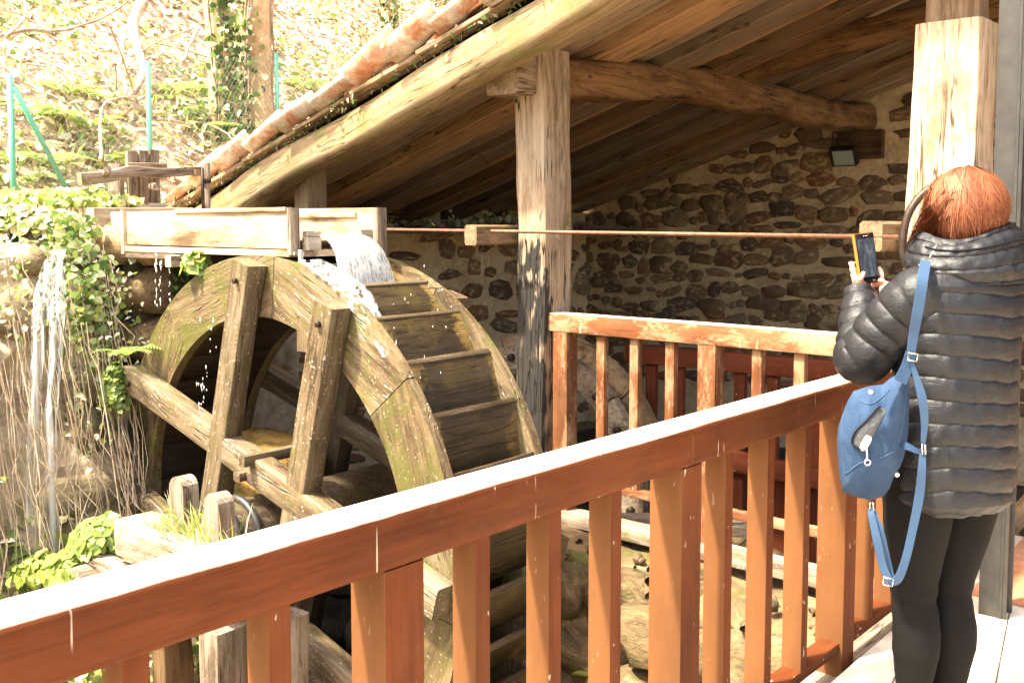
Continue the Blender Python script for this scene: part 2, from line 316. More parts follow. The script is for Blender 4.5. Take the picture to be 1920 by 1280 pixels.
# ------------------------------------------------------------------ ground and hillside
def hill_z(u, v):
    if v < 7.7: return 1.5 + .05 * N3((u, v, 0), 1.2)
    s = v - 7.7; return 1.5 + .78 * s + .0 + min(1, s) * (.35 * N3((u, v, 0), .5, 3) + .14 * N3((u, v, 0), 1.7, 5)) + .035 * N3((u, v, 0), 5, 1)
def grid(name, us, vs2, fz, mat, label=None, kind='structure', parent=None):
    vv = [W(u, v, fz(u, v)) for v in vs2 for u in us]; n = len(us)
    ff = [(j * n + i, j * n + i + 1, (j + 1) * n + i + 1, (j + 1) * n + i) for j in range(len(vs2) - 1) for i in range(n - 1)]
    o = link(name, mesh(name, vv, ff), parent, None, mat, smooth=True)
    if kind: o['kind'] = kind
    return o
def low_z(u, v):
    z = -1.05 + .06 * N3((u, v, 0), 1.3, 2)
    pit = max(0, min(1, (u - 2.5) / .25)) * max(0, min(1, (4.5 - u) / .2)) * max(0, min(1, (v - 2.2) / .4)) * max(0, min(1, (6.3 - v) / .3))
    return z - pit * 1.0
us = [-60, -30, -15] + list(np.arange(-8, 13, .3)) + [20, 40, 70]; vs3 = [-60, -30, -12] + list(np.arange(-6, 8.2, .3)) + [14, 30, 70]
grid('ground', us, vs3, low_z, M['palerock'])
us = [-40, -25, -15] + list(np.arange(-8, 22, .28)) + [26, 34, 50]; vs3 = list(np.arange(6.3, 19, .28)) + [24, 34, 50]
hill = grid('hillside', us, vs3, hill_z, M['soil'])
link('pit_pool', mesh('pit_pool', [W(2.4, 2.1, -1.72), W(4.6, 2.1, -1.72), W(4.6, 6.3, -1.72), W(2.4, 6.3, -1.72)], [(0, 1, 2, 3)]), None, None, M['pool'])['kind'] = 'structure'

def leaves(name, P, Nn, size, mis, parent=None, droop=.5, aspect=1.0, kind=None, flat=.6, mats=None, shape='leaf'):
    """Joined cloud of small leaves: P points, Nn facing directions, mis material slots."""
    P = np.asarray(P, float); Nn = np.asarray(Nn, float); n = len(P)
    Nn = Nn + np.random.normal(0, flat, (n, 3)); Nn /= np.linalg.norm(Nn, axis=1)[:, None] + 1e-9
    t = np.random.normal(0, 1, (n, 3)); t[:, 2] -= droop * 2; t -= Nn * np.sum(t * Nn, 1)[:, None]; t /= np.linalg.norm(t, axis=1)[:, None] + 1e-9
    b = np.cross(Nn, t); s = (size * np.random.uniform(.55, 1.35, n))[:, None]; wd = s * .42 * aspect
    f = Nn * s * .07
    V = np.stack([P, P + t * s * .12 + b * wd * .9 + f, P + t * s * .55 + b * wd * .85 + f, P + t * s - Nn * s * .12, P + t * s * .55 - b * wd * .85 + f, P + t * s * .12 - b * wd * .9 + f], 1).reshape(-1, 3)
    k0 = np.arange(n) * 6; Fq = np.stack([np.stack([k0, k0 + 1, k0 + 2, k0 + 3], 1), np.stack([k0, k0 + 3, k0 + 4, k0 + 5], 1)], 1).reshape(-1, 4); mis = np.repeat(mis, 2)
    me = npmesh(name, V, Fq, mis)
    for m in (mats or LEAF): me.materials.append(m)
    o = link(name, me, parent)
    if kind: o['kind'] = kind
    return o
def on_hill(n, u0, u1, v0, v1, clump=None, thr=0):
    out = []
    while len(out) < n:
        u = random.uniform(u0, u1); v = v0 + (v1 - v0) * random.random() ** 1.25
        if clump and N3((u, v, 0), clump, 11) < thr: continue
        out.append(W(u, v, hill_z(u, v) + random.uniform(0, .05)))
    return out
hn = (-B * .55 + Z * .83)
def scatter(name, n, size, slots, clump=None, thr=0, lift=0.0, droop=.3, flat=.6, box=(-3.5, 16, 7.2, 16.5), aspect=1.0):
    pts = on_hill(n, *box, clump, thr); P = np.array([tuple(p) for p in pts]); P[:, 2] += np.random.uniform(0, 1, n) ** 2 * lift
    return leaves(name, P, np.tile(tuple(hn), (n, 1)), size, np.random.choice(slots, n), None, droop, aspect, 'stuff', flat)
scatter('leaf_litter', 42000, .085, [3, 3, 4, 4, 3], lift=.05, flat=.5)
scatter('ivy_ground_cover', 19000, .075, [1, 7, 7, 7, 7, 2], 1.1, .02, .22)
scatter('low_weeds', 7000, .12, [1, 2, 6, 6], .8, .12, .35, droop=-.4, aspect=.35)
def frond_plant(name, base, n, L, mats_i, label, group, cat='fern', pin=14, lean=None):
    V = []; Fq = []; mi = []
    for k in range(n):
        a = 2 * PI * k / n + random.uniform(-.4, .4); d = Vector((math.cos(a), math.sin(a), 0)); l = L * random.uniform(.7, 1.15); c = random.choice(mats_i)
        pts = [base + (d * (l * t * .85) + Z * (l * (.75 * t - .62 * t * t))) + (lean or Vector()) * t * l for t in np.linspace(0, 1, pin)]
        for i in range(1, pin - 1):
            tt = (pts[i + 1] - pts[i - 1]).normalized(); s = tt.cross(Z).normalized(); wl = l * .22 * math.sin(PI * min(1, i / pin * 1.05)) ** .7
            for sg in (-1, 1):
                q = pts[i]; e = q + s * sg * wl + tt * wl * .35 - Z * wl * .15; hw = tt * (l / pin * .42); b0 = len(V)
                V += [q - hw, q + hw, e + hw * .2, e - hw * .2]; Fq.append((b0, b0 + 1, b0 + 2, b0 + 3)); mi.append(c)
    me = npmesh(name, [tuple(v) for v in V], Fq, mi)
    for m in LEAF: me.materials.append(m)
    return tag(link(name, me), label, cat, group)
fern_pts = [(120, 160), (185, 175), (70, 205), (350, 200), (400, 235), (205, 290), (90, 300), (160, 225), (560, 150), (330, 165), (250, 80), (610, 180), (30, 330)]
def hill_hit(x, y):
    r = FW + RT * ((x - 960) / F_PX) + UP * ((CY - y) / F_PX); t = 6.0
    while t < 40:
        p = EYEP + r * t; u = p.dot(A); v = p.dot(B)
        if v > 6.9 and p.z < hill_z(u, v): return p, u, v
        t += .04
    return p, u, v
LBF = ['fern on the slope just right of the leftmost green fence post', 'fern on the slope between the slanted green brace and the second green post', 'yellowish fern low beside the leftmost green fence post', 'fern behind the green fence post above the sluice', 'fern at the foot of the left ivy-clad tree trunk', 'fern on the bank above the left end of the sluice lever', 'fern by the lower end of the slanted green brace',
       'fern beside the slanted green brace', 'fern on the slope right of the third green fence post', 'fern on the slope left of the left ivy-clad trunk', 'fern below the bare dead branch near the top of the slope', 'fern on the slope just above the tiled roof edge', 'fern at the far left edge above the waterfall bank']
for (x, y), lb in zip(fern_pts, LBF):
    p, u, v = hill_hit(x, y + 18); frond_plant('fern', p, random.randint(8, 11), random.uniform(.38, .55), [2, 1, 5], lb, 'ferns growing on the leafy slope')

# trees on the slope
def branchy(root, base, dirv, L, r, depth, mat, first=True):
    pts = []; p = Vector(base); d = dirv.normalized(); n = 7
    for i in range(n + 1):
        pts.append(p.copy()); d = (d + Vector((random.gauss(0, .12), random.gauss(0, .12), random.gauss(.02, .06)))).normalized(); p = p + d * (L / n)
    out = [(pts, [r * (1 - .55 * i / n) for i in range(n + 1)])]
    if depth > 0:
        for k in range(3):
            i = random.randint(3, n); nd = (d + Vector((random.gauss(0, .6), random.gauss(0, .6), random.gauss(.1, .3)))).normalized()
            out += branchy(root, pts[i], nd, L * .6, r * .42, depth - 1, mat, False)
    return out
def multi_tube(name, parts, mat, parent, k=6):
    V = []; Fs = []
    for pts, rads in parts:
        ref = Vector((.3, .9, .1)); b0 = len(V)
        for i, p in enumerate(pts):
            t = (pts[min(i + 1, len(pts) - 1)] - pts[max(i - 1, 0)]).normalized(); s = t.cross(ref).normalized(); q = s.cross(t)
            for j in range(k):
                a = 2 * PI * j / k; V.append(p + (s * math.cos(a) + q * math.sin(a)) * rads[i])
        for i in range(len(pts) - 1):
            for j in range(k): Fs.append((b0 + i * k + j, b0 + i * k + (j + 1) % k, b0 + (i + 1) * k + (j + 1) % k, b0 + (i + 1) * k + j))
    return link(name, mesh(name, V, Fs), parent, None, mat, smooth=True)
def tree(xb, yb, xt, wpx, label, ivy_side, ivyn=500):
    p, u, v = hill_hit(xb, yb); Y = p.y; r = wpx / 2 / F_PX * Y
    top = at(xt, -40, Y); root = empty('tree', p - Z * .1, label, 'tree', 'ivy-clad trees on the slope')
    n = 16; pts = []; H = 5.5
    for i in range(n + 1):
        s = i / n; q = p + Z * (H * s - .2) + (top - p) * 0
        q.x += (top.x - p.x) * (H * s) / max(.5, (top.z - p.z)) * .8 + .05 * N3((s * 4, xb, 0)); pts.append(q)
    k = 18; V = []; Fs = []
    for i, q in enumerate(pts):
        rr = r * (1.0 + .35 * math.exp(-i * .9)) * (1 - .35 * i / n)
        for j in range(k):
            a = 2 * PI * j / k; d = Vector((math.cos(a), math.sin(a), 0)); V.append(q + d * rr * (1 + .14 * N3((d.x * 1.5, d.y * 1.5, q.z * .8), 1, xb) + .10 * math.sin(a * 3 + xb)))
    for i in range(n):
        for j in range(k): Fs.append((i * k + j, i * k + (j + 1) % k, (i + 1) * k + (j + 1) % k, (i + 1) * k + j))
    link('trunk', mesh('trunk', V, Fs), root, None, M['bark'], True)
    parts = []
    for b in range(5): parts += branchy(None, pts[n - b], Vector((random.uniform(-1, 1), random.uniform(-.6, 1), .9)), 2.4, r * .4, 2, None)
    multi_tube('crown', parts, M['bark'], root, 5)
    # ivy stems clinging to the bark
    st = []
    for s in range(4):
        a = random.uniform(PI, 2 * PI); q0 = []; 
        for i in range(22):
            zf = i / 21 * 4.2; jj = min(n - 1, int((zf + .2) / H * n)); c = pts[jj].lerp(pts[jj + 1], (zf + .2) / H * n - jj); a += random.gauss(0, .13)
            q0.append(Vector((c.x, c.y, p.z + zf - .1)) + Vector((math.cos(a), math.sin(a), 0)) * (r * 1.10))
        st.append((q0, [.014] * 22))
    multi_tube('ivy_stem', st, M['branch'], root, 5)['kind'] = 'stuff'
    P = []; Nn = []
    for i in range(ivyn):
        a = ivy_side + random.gauss(0, .55); zf = abs(random.gauss(0, 1.1)) if random.random() < .75 else random.uniform(0, 3.5)
        jj = min(n - 1, int((zf + .2) / H * n)); c = pts[jj]; d = Vector((math.cos(a), math.sin(a), 0)); q = Vector((c.x, c.y, p.z + zf)) + d * (r * random.uniform(1.08, 1.45)); P.append(tuple(q)); Nn.append(tuple(d))
    leaves('ivy', P, Nn, .065, np.random.choice([0, 0, 1, 1, 7], len(P)), root, .8, 1.2, 'stuff')
tree(432, 262, 400, 52, 'left of the two thick ivy-clad trunks above the tiled roof edge', -.9, 420)
tree(487, 248, 480, 58, 'right of the two thick ivy-clad trunks, straight and pale, above the tiled roof edge', -2.4, 260)
tree(738, 100, 722, 34, 'slimmer trunk behind the upper part of the tiled roof edge', -1.6, 350)
tree(835, 25, 828, 30, 'faint trunk furthest up the slope, just left of the roof top', -1.6, 300)
# fallen and dead branches
def wig(pts, rad, lab, name='dead_branch', cat='branch', grp='bare branches on the slope'):
    P = [at(x, y, Y) for x, y, Y in pts]; S_ = spline(P, 5); n = len(S_)
    S_ = [p + Vector((N3(p, 5, 1), 0, N3(p, 5, 9))) * .03 for p in S_]
    r = [rad * (1 - .55 * i / n) for i in range(n)]
    return tag(tube(name, S_, r, M['branch'], k=7), lab, cat, grp)
wig([(268, 5, 10.6), (250, 50, 10.4), (262, 100, 10.2), (268, 130, 10.0), (258, 160, 9.7), (243, 182, 9.4)], .062, 'thick pale bare branch curving down beside the second green post')
wig([(232, 50, 10.3), (228, 90, 10.1), (226, 130, 9.8), (240, 178, 9.4)], .035, 'darker thin bare stem left of the thick pale branch')
wig([(-20, 75, 7.9), (40, 60, 8.2), (110, 55, 8.6), (175, 40, 8.9), (235, 5, 9.2)], .018, 'long thin bare branch reaching in from the left edge')
wig([(45, -10, 8.4), (48, 25, 8.2), (28, 55, 8.0), (5, 70, 7.9)], .014, 'thin bare twig in the top left corner')
wig([(372, 50, 11), (355, 85, 10.8), (345, 115, 10.5)], .022, 'short dark stick standing left of the ivy-clad trunks')
wig([(300, 225, 9.2), (350, 232, 9.6), (400, 250, 9.8)], .018, 'pale stick lying on the slope behind the sluice')
wig([(190, 300, 8.2), (188, 250, 8.5), (200, 190, 9.0), (260, 180, 9.4)], .016, 'thin arching yellowish stem behind the sluice lever')
brm = []
for i in range(150):
    u = random.uniform(2.2, 12); v = random.uniform(7.8, 14); b0 = W(u, v, hill_z(u, v)); d = Vector((random.gauss(0, 1), random.gauss(0, 1), random.uniform(.1, 1))).normalized(); L = random.uniform(.4, 1.3)
    brm.append((spline([b0, b0 + d * L * .5 + Z * .1, b0 + d * L + Vector((random.gauss(0, .2), 0, -.05))], 4), [.007 + .004 * random.random()] * 9))
o = multi_tube('bramble_stems', brm, M['branch'], None, 4); o['kind'] = 'stuff'
# green mesh fence on the terrace
fence = empty('mesh_fence', W(3, 7.7, 1.5), 'green wire mesh fence on thin green posts at the foot of the leafy slope', 'fence')
tops = []
for x, y, yb in ((18, 140, 392), (277, 115, 300), (518, 100, 262), (723, 85, 145)):
    Yg = {18: 7.3, 277: 8.35, 518: 10.3, 723: 13.6}[x]
    tp = at(x, y, Yg); u, v = tp.dot(A), tp.dot(B); bz = max(hill_z(u, max(v, 6.8)) - .15, tp.z - 1.6); bs = Vector((tp.x, tp.y, min(bz, tp.z - 1.0)))
    tube('post', [bs, tp], .022, M['green'], fence, k=10); tops.append((tp, bs))
tube('brace', [at(25, 162, 7.3), at(130, 364, 7.75)], .02, M['green'], fence, k=8)
wv = []
def wire(a, b, r=.0016):
    wv.append(([a, b], [r, r]))
for (t0, b0), (t1, b1) in zip(tops[:-1], tops[1:]):
    L = (t1 - t0).length; n = int(L / .07); hh = 1.0
    for i in range(-14, n):
        for sg in (1, -1):
            s0 = i / n; s1 = (i + 14) / n; c0 = max(0, s0); c1 = min(1, s1)
            if c1 <= c0: continue
            f0 = (c0 - s0) / (s1 - s0); f1 = (c1 - s0) / (s1 - s0)
            if sg < 0: f0, f1 = 1 - f0, 1 - f1
            wire(t0.lerp(t1, c0) - Z * (hh * (1 - f0) + .02), t0.lerp(t1, c1) - Z * (hh * (1 - f1) + .02))
    for h in (.03, .5, 1.0): wire(t0 - Z * h, t1 - Z * h, .002)
multi_tube('wire_mesh', wv, M['wire'], fence, 3)['kind'] = 'stuff'

# ------------------------------------------------------------------ stones
def stone_variants(n, nm='stone', k=9, rough=.18, mat=None):
    out = []
    for q in range(n):
        vs_ = []; fs = []; sq = random.uniform(.55, .95)
        for lev, (rr, dd) in enumerate(((1.0, -.5), (.96, .18), (.70, .50))):
            for i in range(k):
                a = 2 * PI * i / k + .2 * random.uniform(-1, 1) * (lev == 0); 
                cx, cy_ = math.cos(2 * PI * i / k + q), math.sin(2 * PI * i / k + q); m = (abs(cx) ** 3.2 + abs(cy_) ** 3.2) ** (-1 / 3.2); m = m * sq + (1 - sq)
                j = 1 + rough * N3((cx * 1.3, cy_ * 1.3, q * 3.7), 1.4, q)* 1.8
                vs_.append((cx * m * j * rr * .5, cy_ * m * j * rr * .5, dd + random.uniform(-.06, .06) * (lev > 0)))
        vs_.append((random.uniform(-.08, .08), random.uniform(-.08, .08), .62)); c = len(vs_) - 1
        for l in range(2):
            for i in range(k): a = l * k + i; b = l * k + (i + 1) % k; fs.append((a, b, b + k, a + k))
        for i in range(k): fs.append((2 * k + i, 2 * k + (i + 1) % k, c))
        me = mesh(nm, vs_, fs); me.materials.append(mat or M['stone']); me.polygons.foreach_set('use_smooth', [True] * len(me.polygons)); out.append(me)
    return out
def lay_stones(parent, origin, dx, up, out, x0, x1, z0, z1, sw, sh, var, inside, gap=.03, depth=.05, name='stone', fill=.8, limit=300, sink=.0, skip=0.0, extra=False):
    """Random rubble in rough courses; every stone is its own object set in the mortar."""
    z = z0; cnt = 0; res = []
    while z < z1:
        h = sh * random.uniform(.75, 1.35); x = x0 + random.uniform(-.3, 0)
        while x < x1:
            wd = sw * random.choice([random.uniform(.3, .7), random.uniform(.7, 1.3), random.uniform(1.1, 1.7)]); hh = h * random.uniform(.5, 1.1) * (.7 if wd < sw * .6 else 1); cx = x + wd / 2; cz = z + h / 2 + random.uniform(-.25, .25) * h + .05 * math.sin(x * 1.7)
            if inside(cx - wd * .4, cz + hh * .5) and inside(cx + wd * .4, cz + hh * .5) and inside(cx, cz - hh * .5) and random.random() > skip: res.append((cx, cz, wd * fill, hh * fill))
            x += wd + gap
        z += h + gap * .3
    random.shuffle(res); rest = res[limit:] if extra else []
    for cx, cz, wd, hh in res[:limit]:
        p = origin + dx * cx + up * cz + out * (depth * random.uniform(-.15, .15) - sink); zz = out; R = Matrix((( dx.x, up.x, zz.x), (dx.y, up.y, zz.y), (dx.z, up.z, zz.z)))
        R = R @ Matrix.Rotation(random.gauss(0, .12), 3, 'Z'); Mx = R.to_4x4(); Mx.translation = p
        Mx = Mx @ Matrix.Diagonal((wd * 1.08, hh * 1.08, depth, 1)); link(name, random.choice(var), parent, Mx)
    V = []; Fs = []
    for cx, cz, wd, hh in rest:
        me = random.choice(var); n0 = len(V); p = origin + dx * cx + up * cz + out * depth * random.uniform(-.15, .1)
        V += [p + dx * (v.co.x * wd * 1.08) + up * (v.co.y * hh * 1.08) + out * (v.co.z * depth) for v in me.vertices]; Fs += [tuple(n0 + q for q in f.vertices) for f in me.polygons]
    if rest: link('small_stones', mesh('small_stones', V, Fs), parent, None, var[0].materials[0], True)['kind'] = 'stuff'
SV = stone_variants(24, 'stone', 9, .26)
def face_mesh(origin, dx, up, out, poly, mat, parent, name='mortar', amp=.012, step=.16, thick=.3):
    """A wall body cut to the outline poly (x,z) with an uneven face and real thickness."""
    bm = bmesh.new(); vs_ = [bm.verts.new((x, y, 0)) for x, y in poly]; f = bm.faces.new(vs_)
    xs = [p[0] for p in poly]; ys = [p[1] for p in poly]
    for ax, lo, hi in ((0, min(xs), max(xs)), (1, min(ys), max(ys))):
        c = lo + step
        while c < hi:
            g = bm.verts[:] + bm.edges[:] + bm.faces[:]; no = (1, 0, 0) if ax == 0 else (0, 1, 0); co = (c, 0, 0) if ax == 0 else (0, c, 0)
            bmesh.ops.bisect_plane(bm, geom=g, plane_co=co, plane_no=no); c += step
    r = bmesh.ops.extrude_face_region(bm, geom=bm.faces[:]); back = [v for v in r['geom'] if isinstance(v, bmesh.types.BMVert)]
    bset = set(back)
    for v in bm.verts:
        x, y = v.co.x, v.co.y; q = origin + dx * x + up * y
        if v in bset: q = q - out * thick
        else: q = q + out * amp * (N3((x, y, 0), 2.2, 5) * 1.4 + .6 * N3((x, y, 0), 6, 2))
        v.co = q
    bmesh.ops.recalc_face_normals(bm, faces=bm.faces[:]); me = bpy.data.meshes.new(name); bm.to_mesh(me); bm.free(); return link(name, me, parent, None, mat)
def roof_z(v): return 4.05 - .31 * v
# gable wall far inside the shed (faces the camera side)
gw = empty('stone_wall', W(10.3, 4, -1), 'long rubble stone wall with sandy mortar at the back of the open shed', 'wall')
poly = [(-1.5, -1.2), (7.6, -1.2), (7.6, roof_z(7.6) + .25), (-1.5, roof_z(-1.5) + .25)]
face_mesh(W(10.3, 0, 0), B, Z, -A, poly, M['mortar'], gw, 'mortar_face', .02, .3)
niche = lambda x, z: abs(x - 3.88) < .30 and 2.2 < z < 2.95
lay_stones(gw, W(10.3, 0, 0), B, Z, -A, 1.0, 7.5, -.35, 3.9, .27, .165, SV, lambda x, z: z < roof_z(x) + .10 and not niche(x, z), depth=.055, sink=.0, fill=1.06, limit=300, skip=0, gap=.01, extra=True)
# side wall behind the big wheel (faces right)
sw_ = empty('stone_wall', W(7.3, 7.5, -1), 'low shaded stone wall behind the water wheel under the lower edge of the roof', 'wall')
face_mesh(W(3.9, 7.5, 0), A, Z, -B, [(0, -2), (6.4, -2), (6.4, 1.72), (0, 1.72)], M['mortar'], sw_, 'mortar_face', .03, .3)
lay_stones(sw_, W(3.9, 7.5, 0), A, Z, -B, 0, 6.3, -.9, 1.62, .40, .22, SV, lambda x, z: z < 1.6, depth=.09, fill=.86, limit=190, skip=.04)
pp = empty('plaster_panel', W(4.9, 7.3, -1), 'pale patchy plastered wall seen through the spokes of the wheel', 'wall panel')
face_mesh(W(4.3, 6.9, 0), A, Z, -B, [(0, -1.8), (.75, -1.8), (.9, .75), (.1, .8)], M['plaster'], pp, 'plaster_face', .02, .2)
lintel = beam('door_jamb', W(4.42, 6.75, -1.8), W(4.42, 6.75, 1.7), .16, .12, M['darkwood'], None); tag(lintel, 'dark upright timber behind the wheel, beside the pale plaster', 'timber')
mb = empty('stone_block', at(515, 870, 5.9) - Z * .3, 'mossy orange stone block seen through the spokes beside the axle', 'stone block')
for dz, ww, rr in ((0, .42, 0), (-.24, .5, .1)):
    me = stone_variants(1, 'stone', 12, .1, rock('mossy_orange_stone' , [(.10, .06, .02), (.30, .17, .05), (.36, .28, .10)], moss=.5))[0]
    p = at(520, 848, 5.9) + Z * dz; R = Matrix((tuple(A), tuple(Z), tuple(-B))).transposed().to_4x4(); R.translation = p; link('stone', me, mb, R @ Matrix.Diagonal((ww, .24, .5, 1)))

# mill race retaining wall on the left, with terrace
race = empty('retaining_wall', W(2, 6.2, -1), 'sunlit retaining wall of the mill race overgrown with roots, left of the flume', 'wall')
face_mesh(W(-6, 6.25 - .45, 0), A, Z + B * .30, (-B + Z * .3).normalized(), [(0, -1.6), (9.05, -1.6), (9.05, 1.44), (0, 1.5)], M['bankrock'], race, 'rock_face', .14, .14, 1.4)
PV = stone_variants(8, 'stone', 9, .2, M['palerock'])
lay_stones(race, W(-6, 5.78, 0), A, (Z + B * .3).normalized(), (-B + Z * .3).normalized(), 7.2, 8.95, -1.2, 1.2, .34, .24, PV, lambda x, z: True, depth=.16, fill=.95, limit=60, skip=.35)
pier = empty('stone_pier', W(3.25, 6.1, -1), 'square stone pier carrying the left end of the wooden flume', 'pier')
PR = stone_variants(8, 'stone', 10, .08, rock('pier_stone', [(.14, .08, .04), (.30, .20, .11), (.42, .31, .19)], moss=.2, var=.3))
z = -1.6; 
while z < 1.3:
    h = random.uniform(.22, .38)
    for (du, dv, nn, dx) in ((0, 0, -A, B), (0, 0, -B, A)):
        c = W(3.12, 6.25, z + h / 2) if nn == -A else W(3.42, 5.92, z + h / 2)
        ww = .62; R = Matrix((tuple(dx), tuple(Z), tuple(nn))).transposed().to_4x4(); R.translation = c + nn * .02; link('stone', random.choice(PR), pier, R @ Matrix.Diagonal((ww * random.uniform(.98, 1.06), h * 1.05, .16, 1)))
    z += h + .012
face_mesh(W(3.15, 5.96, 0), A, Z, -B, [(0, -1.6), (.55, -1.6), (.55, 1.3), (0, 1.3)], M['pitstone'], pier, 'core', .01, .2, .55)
# ivy, roots and plants on that wall
P = []; Nn = []
def on_wall(u, z, off=.1): return W(u, 6.15 + (z - 1.5) * .3, z) - B * off
for i in range(5200):
    u = random.uniform(-3, 3.15); z = 1.5 - abs(random.gauss(0, .9)); 
    if z < -1.3 or N3((u * 1.3, z * .9, 0), 1.4, 4) < -.02: continue
    P.append(tuple(on_wall(u, z, random.uniform(.03, .22)))); Nn.append(tuple(-B * .5 + Z * .8 - A * .3))
leaves('wall_ivy_and_weeds', P, Nn, .038, np.random.choice([2, 2, 5, 7, 4, 6, 6, 4], len(P)), None, .7, .9, 'stuff')
iv = empty('ivy', W(2.95, 6.1, .7), 'glossy green ivy hanging over the pier at the left end of the flume', 'ivy')
P = []; Nn = []
for i in range(800):
    u = random.gauss(2.80, .10); z = random.uniform(.1, 1.62); 
    if z < .9 and random.random() < .45: continue
    P.append(tuple(W(u, 6.0 - random.uniform(0, .22) + (.1 if z > 1.4 else 0), z))); Nn.append(tuple((-B - A * .4)))
leaves('leaves', P, Nn, .042, np.random.choice([0, 1, 5, 1, 7, 7, 2], len(P)), iv, .9, 1.3, 'stuff')
P = []; Nn = []
for i in range(700):
    u = random.uniform(3.32, 4.0); z = 1.28 - abs(random.gauss(0, .38)); P.append(tuple(W(u, 5.85 - random.uniform(0, .12), z))); Nn.append(tuple(-B))
leaves('leaves', P, Nn, .05, np.random.choice([0, 0, 1], len(P)), iv, .9, 1.3, 'stuff')
rt = []
for i in range(420):
    u = random.uniform(-.5, 3.0); z0 = random.uniform(.2, 1.45); L = random.uniform(.5, 1.9); a = random.uniform(.12, .36)
    pts = [W(u + .04 * N3((i, k, 0), 1) + .02 * k * random.uniform(-1, 1), 6.15 - a * .6 + (z0 - L * k / 5 - 1.5) * .3 + .02 * random.random(), z0 - L * k / 5) for k in range(6)]
    rt.append((pts, [random.choice([.0022, .003, .005])] * 6))
multi_tube('hanging_roots', rt, M['root'], None, 4)['kind'] = 'stuff'
P = []; Nn = []
for i in range(5000):
    u = random.uniform(-1, 3.0); v = random.uniform(4.6, 6.1); z = -1.0 + max(0, (v - 4.9)) * .75 + .1 * N3((u, v, 0), 2); P.append(tuple(W(u, v, z + random.uniform(0, .25)))); Nn.append((-.2, -.5, .8))
leaves('bank_weeds', P, Nn, .085, np.random.choice([1, 2, 5, 4, 6, 5], len(P)), None, .1, .8, 'stuff')
bank = grid('bank', list(np.arange(-6, 3.3, .25)), list(np.arange(4.2, 6.3, .2)), lambda u, v: -1.1 + max(0, v - 4.7) * .75 + .12 * N3((u, v, 0), 1.6), M['soil'])
def bushy(name, c, rad, n, size, slots, label, cat='plant', group=None, asp=1.2, droop=.3):
    P = []; Nn = []
    for i in range(n):
        d = Vector((random.gauss(0, 1), random.gauss(0, 1), random.gauss(0, 1))).normalized(); d.z = abs(d.z) * .9 - .15; q = c + Vector((d.x * rad[0], d.y * rad[1], d.z * rad[2])) * random.uniform(.4, 1) ** .5; P.append(tuple(q)); Nn.append(tuple(d + Vector((-.2, -.5, .5))))
    return tag(leaves(name, P, Nn, size, np.random.choice(slots, n), None, droop, asp, None, .45), label, cat, group)
bushy('leafy_plant', at(188, 1010, 5.3), (.15, .2, .16), 520, .055, [5, 5, 2, 5], 'bright broad-leaved green plant at the foot of the left end of the wheel')
bushy('leafy_plant', at(120, 1065, 5.2), (.3, .2, .10), 380, .06, [2, 5, 2], 'low yellow-green plant along the rail left of the broad-leaved plant')
bushy('leafy_plant', at(215, 750, 5.9), (.09, .1, .34), 420, .035, [5, 1, 2], 'narrow strip of small green plants on the pier beside the wheel')
bushy('leafy_plant', at(115, 380, 6.6), (.55, .3, .12), 1100, .05, [2, 5, 6, 2], 'sunlit grass and weeds overhanging the wall above the waterfall')
bushy('leafy_plant', at(365, 495, 5.6), (.07, .07, .10), 90, .06, [5, 2], 'small yellow-green leaves under the flume beside the wheel top')
bushy('leafy_plant', at(25, 425, 6.15), (.55, .15, .18), 900, .055, [2, 6, 6, 5, 4], 'pale grass and weeds hanging over the top of the bank at the left edge')
frond_plant('hart_tongue_fern', at(238, 668, 5.85), 8, .28, [5, 5, 1], 'bright fern rooted in the pier beside the wheel', None, 'fern')
frond_plant('hart_tongue_fern', at(1118, 1275, 4.9), 6, .16, [5, 2], 'small green fern on the rock at the bottom edge', None, 'fern')

# ------------------------------------------------------------------ waterfalls on the left
def sheet(name, rows, mat, parent=None, label=None, cat=None, group=None, kind=None, sub=6, amp=.03):
    """rows: list of (left point, right point) from top to bottom."""
    Lp = spline([r[0] for r in rows], sub); Rp = spline([r[1] for r in rows], sub); k = 7; V = []; Fs = []
    for i, (a, b) in enumerate(zip(Lp, Rp)):
        for j in range(k): q = a.lerp(b, j / (k - 1)); V.append(q + Vector((0, -1, 0)) * (amp * (1 - (2 * j / (k - 1) - 1) ** 2) + amp * .6 * N3(q, 6)))
    n = len(Lp)
    for i in range(n - 1):
        for j in range(k - 1): Fs.append((i * k + j, i * k + j + 1, (i + 1) * k + j + 1, (i + 1) * k + j))
    o = link(name, mesh(name, V, Fs), parent, None, mat, True); m = o.modifiers.new('thickness', 'SOLIDIFY'); m.thickness = .012
    return tag(o, label, cat, group, kind)
def fall(pts, label):
    return sheet('waterfall', [(at(x - w_, y, Y), at(x + w_, y, Y)) for x, y, w_, Y in pts], M['stream'], None, label, 'waterfall', 'thin waterfalls down the bank')
fall([(112, 470, 10, 5.75), (100, 500, 16, 5.65), (84, 560, 17, 5.6), (72, 640, 10, 5.55), (66, 760, 7, 5.5), (60, 900, 8, 5.5), (62, 1080, 9, 5.45)], 'left of the two thin waterfalls down the sunlit bank')
fall([(114, 500, 7, 5.7), (110, 580, 11, 5.6), (104, 680, 10, 5.55), (96, 800, 9, 5.5), (99, 950, 9, 5.5), (101, 1090, 8, 5.45)], 'right of the two thin waterfalls down the sunlit bank')
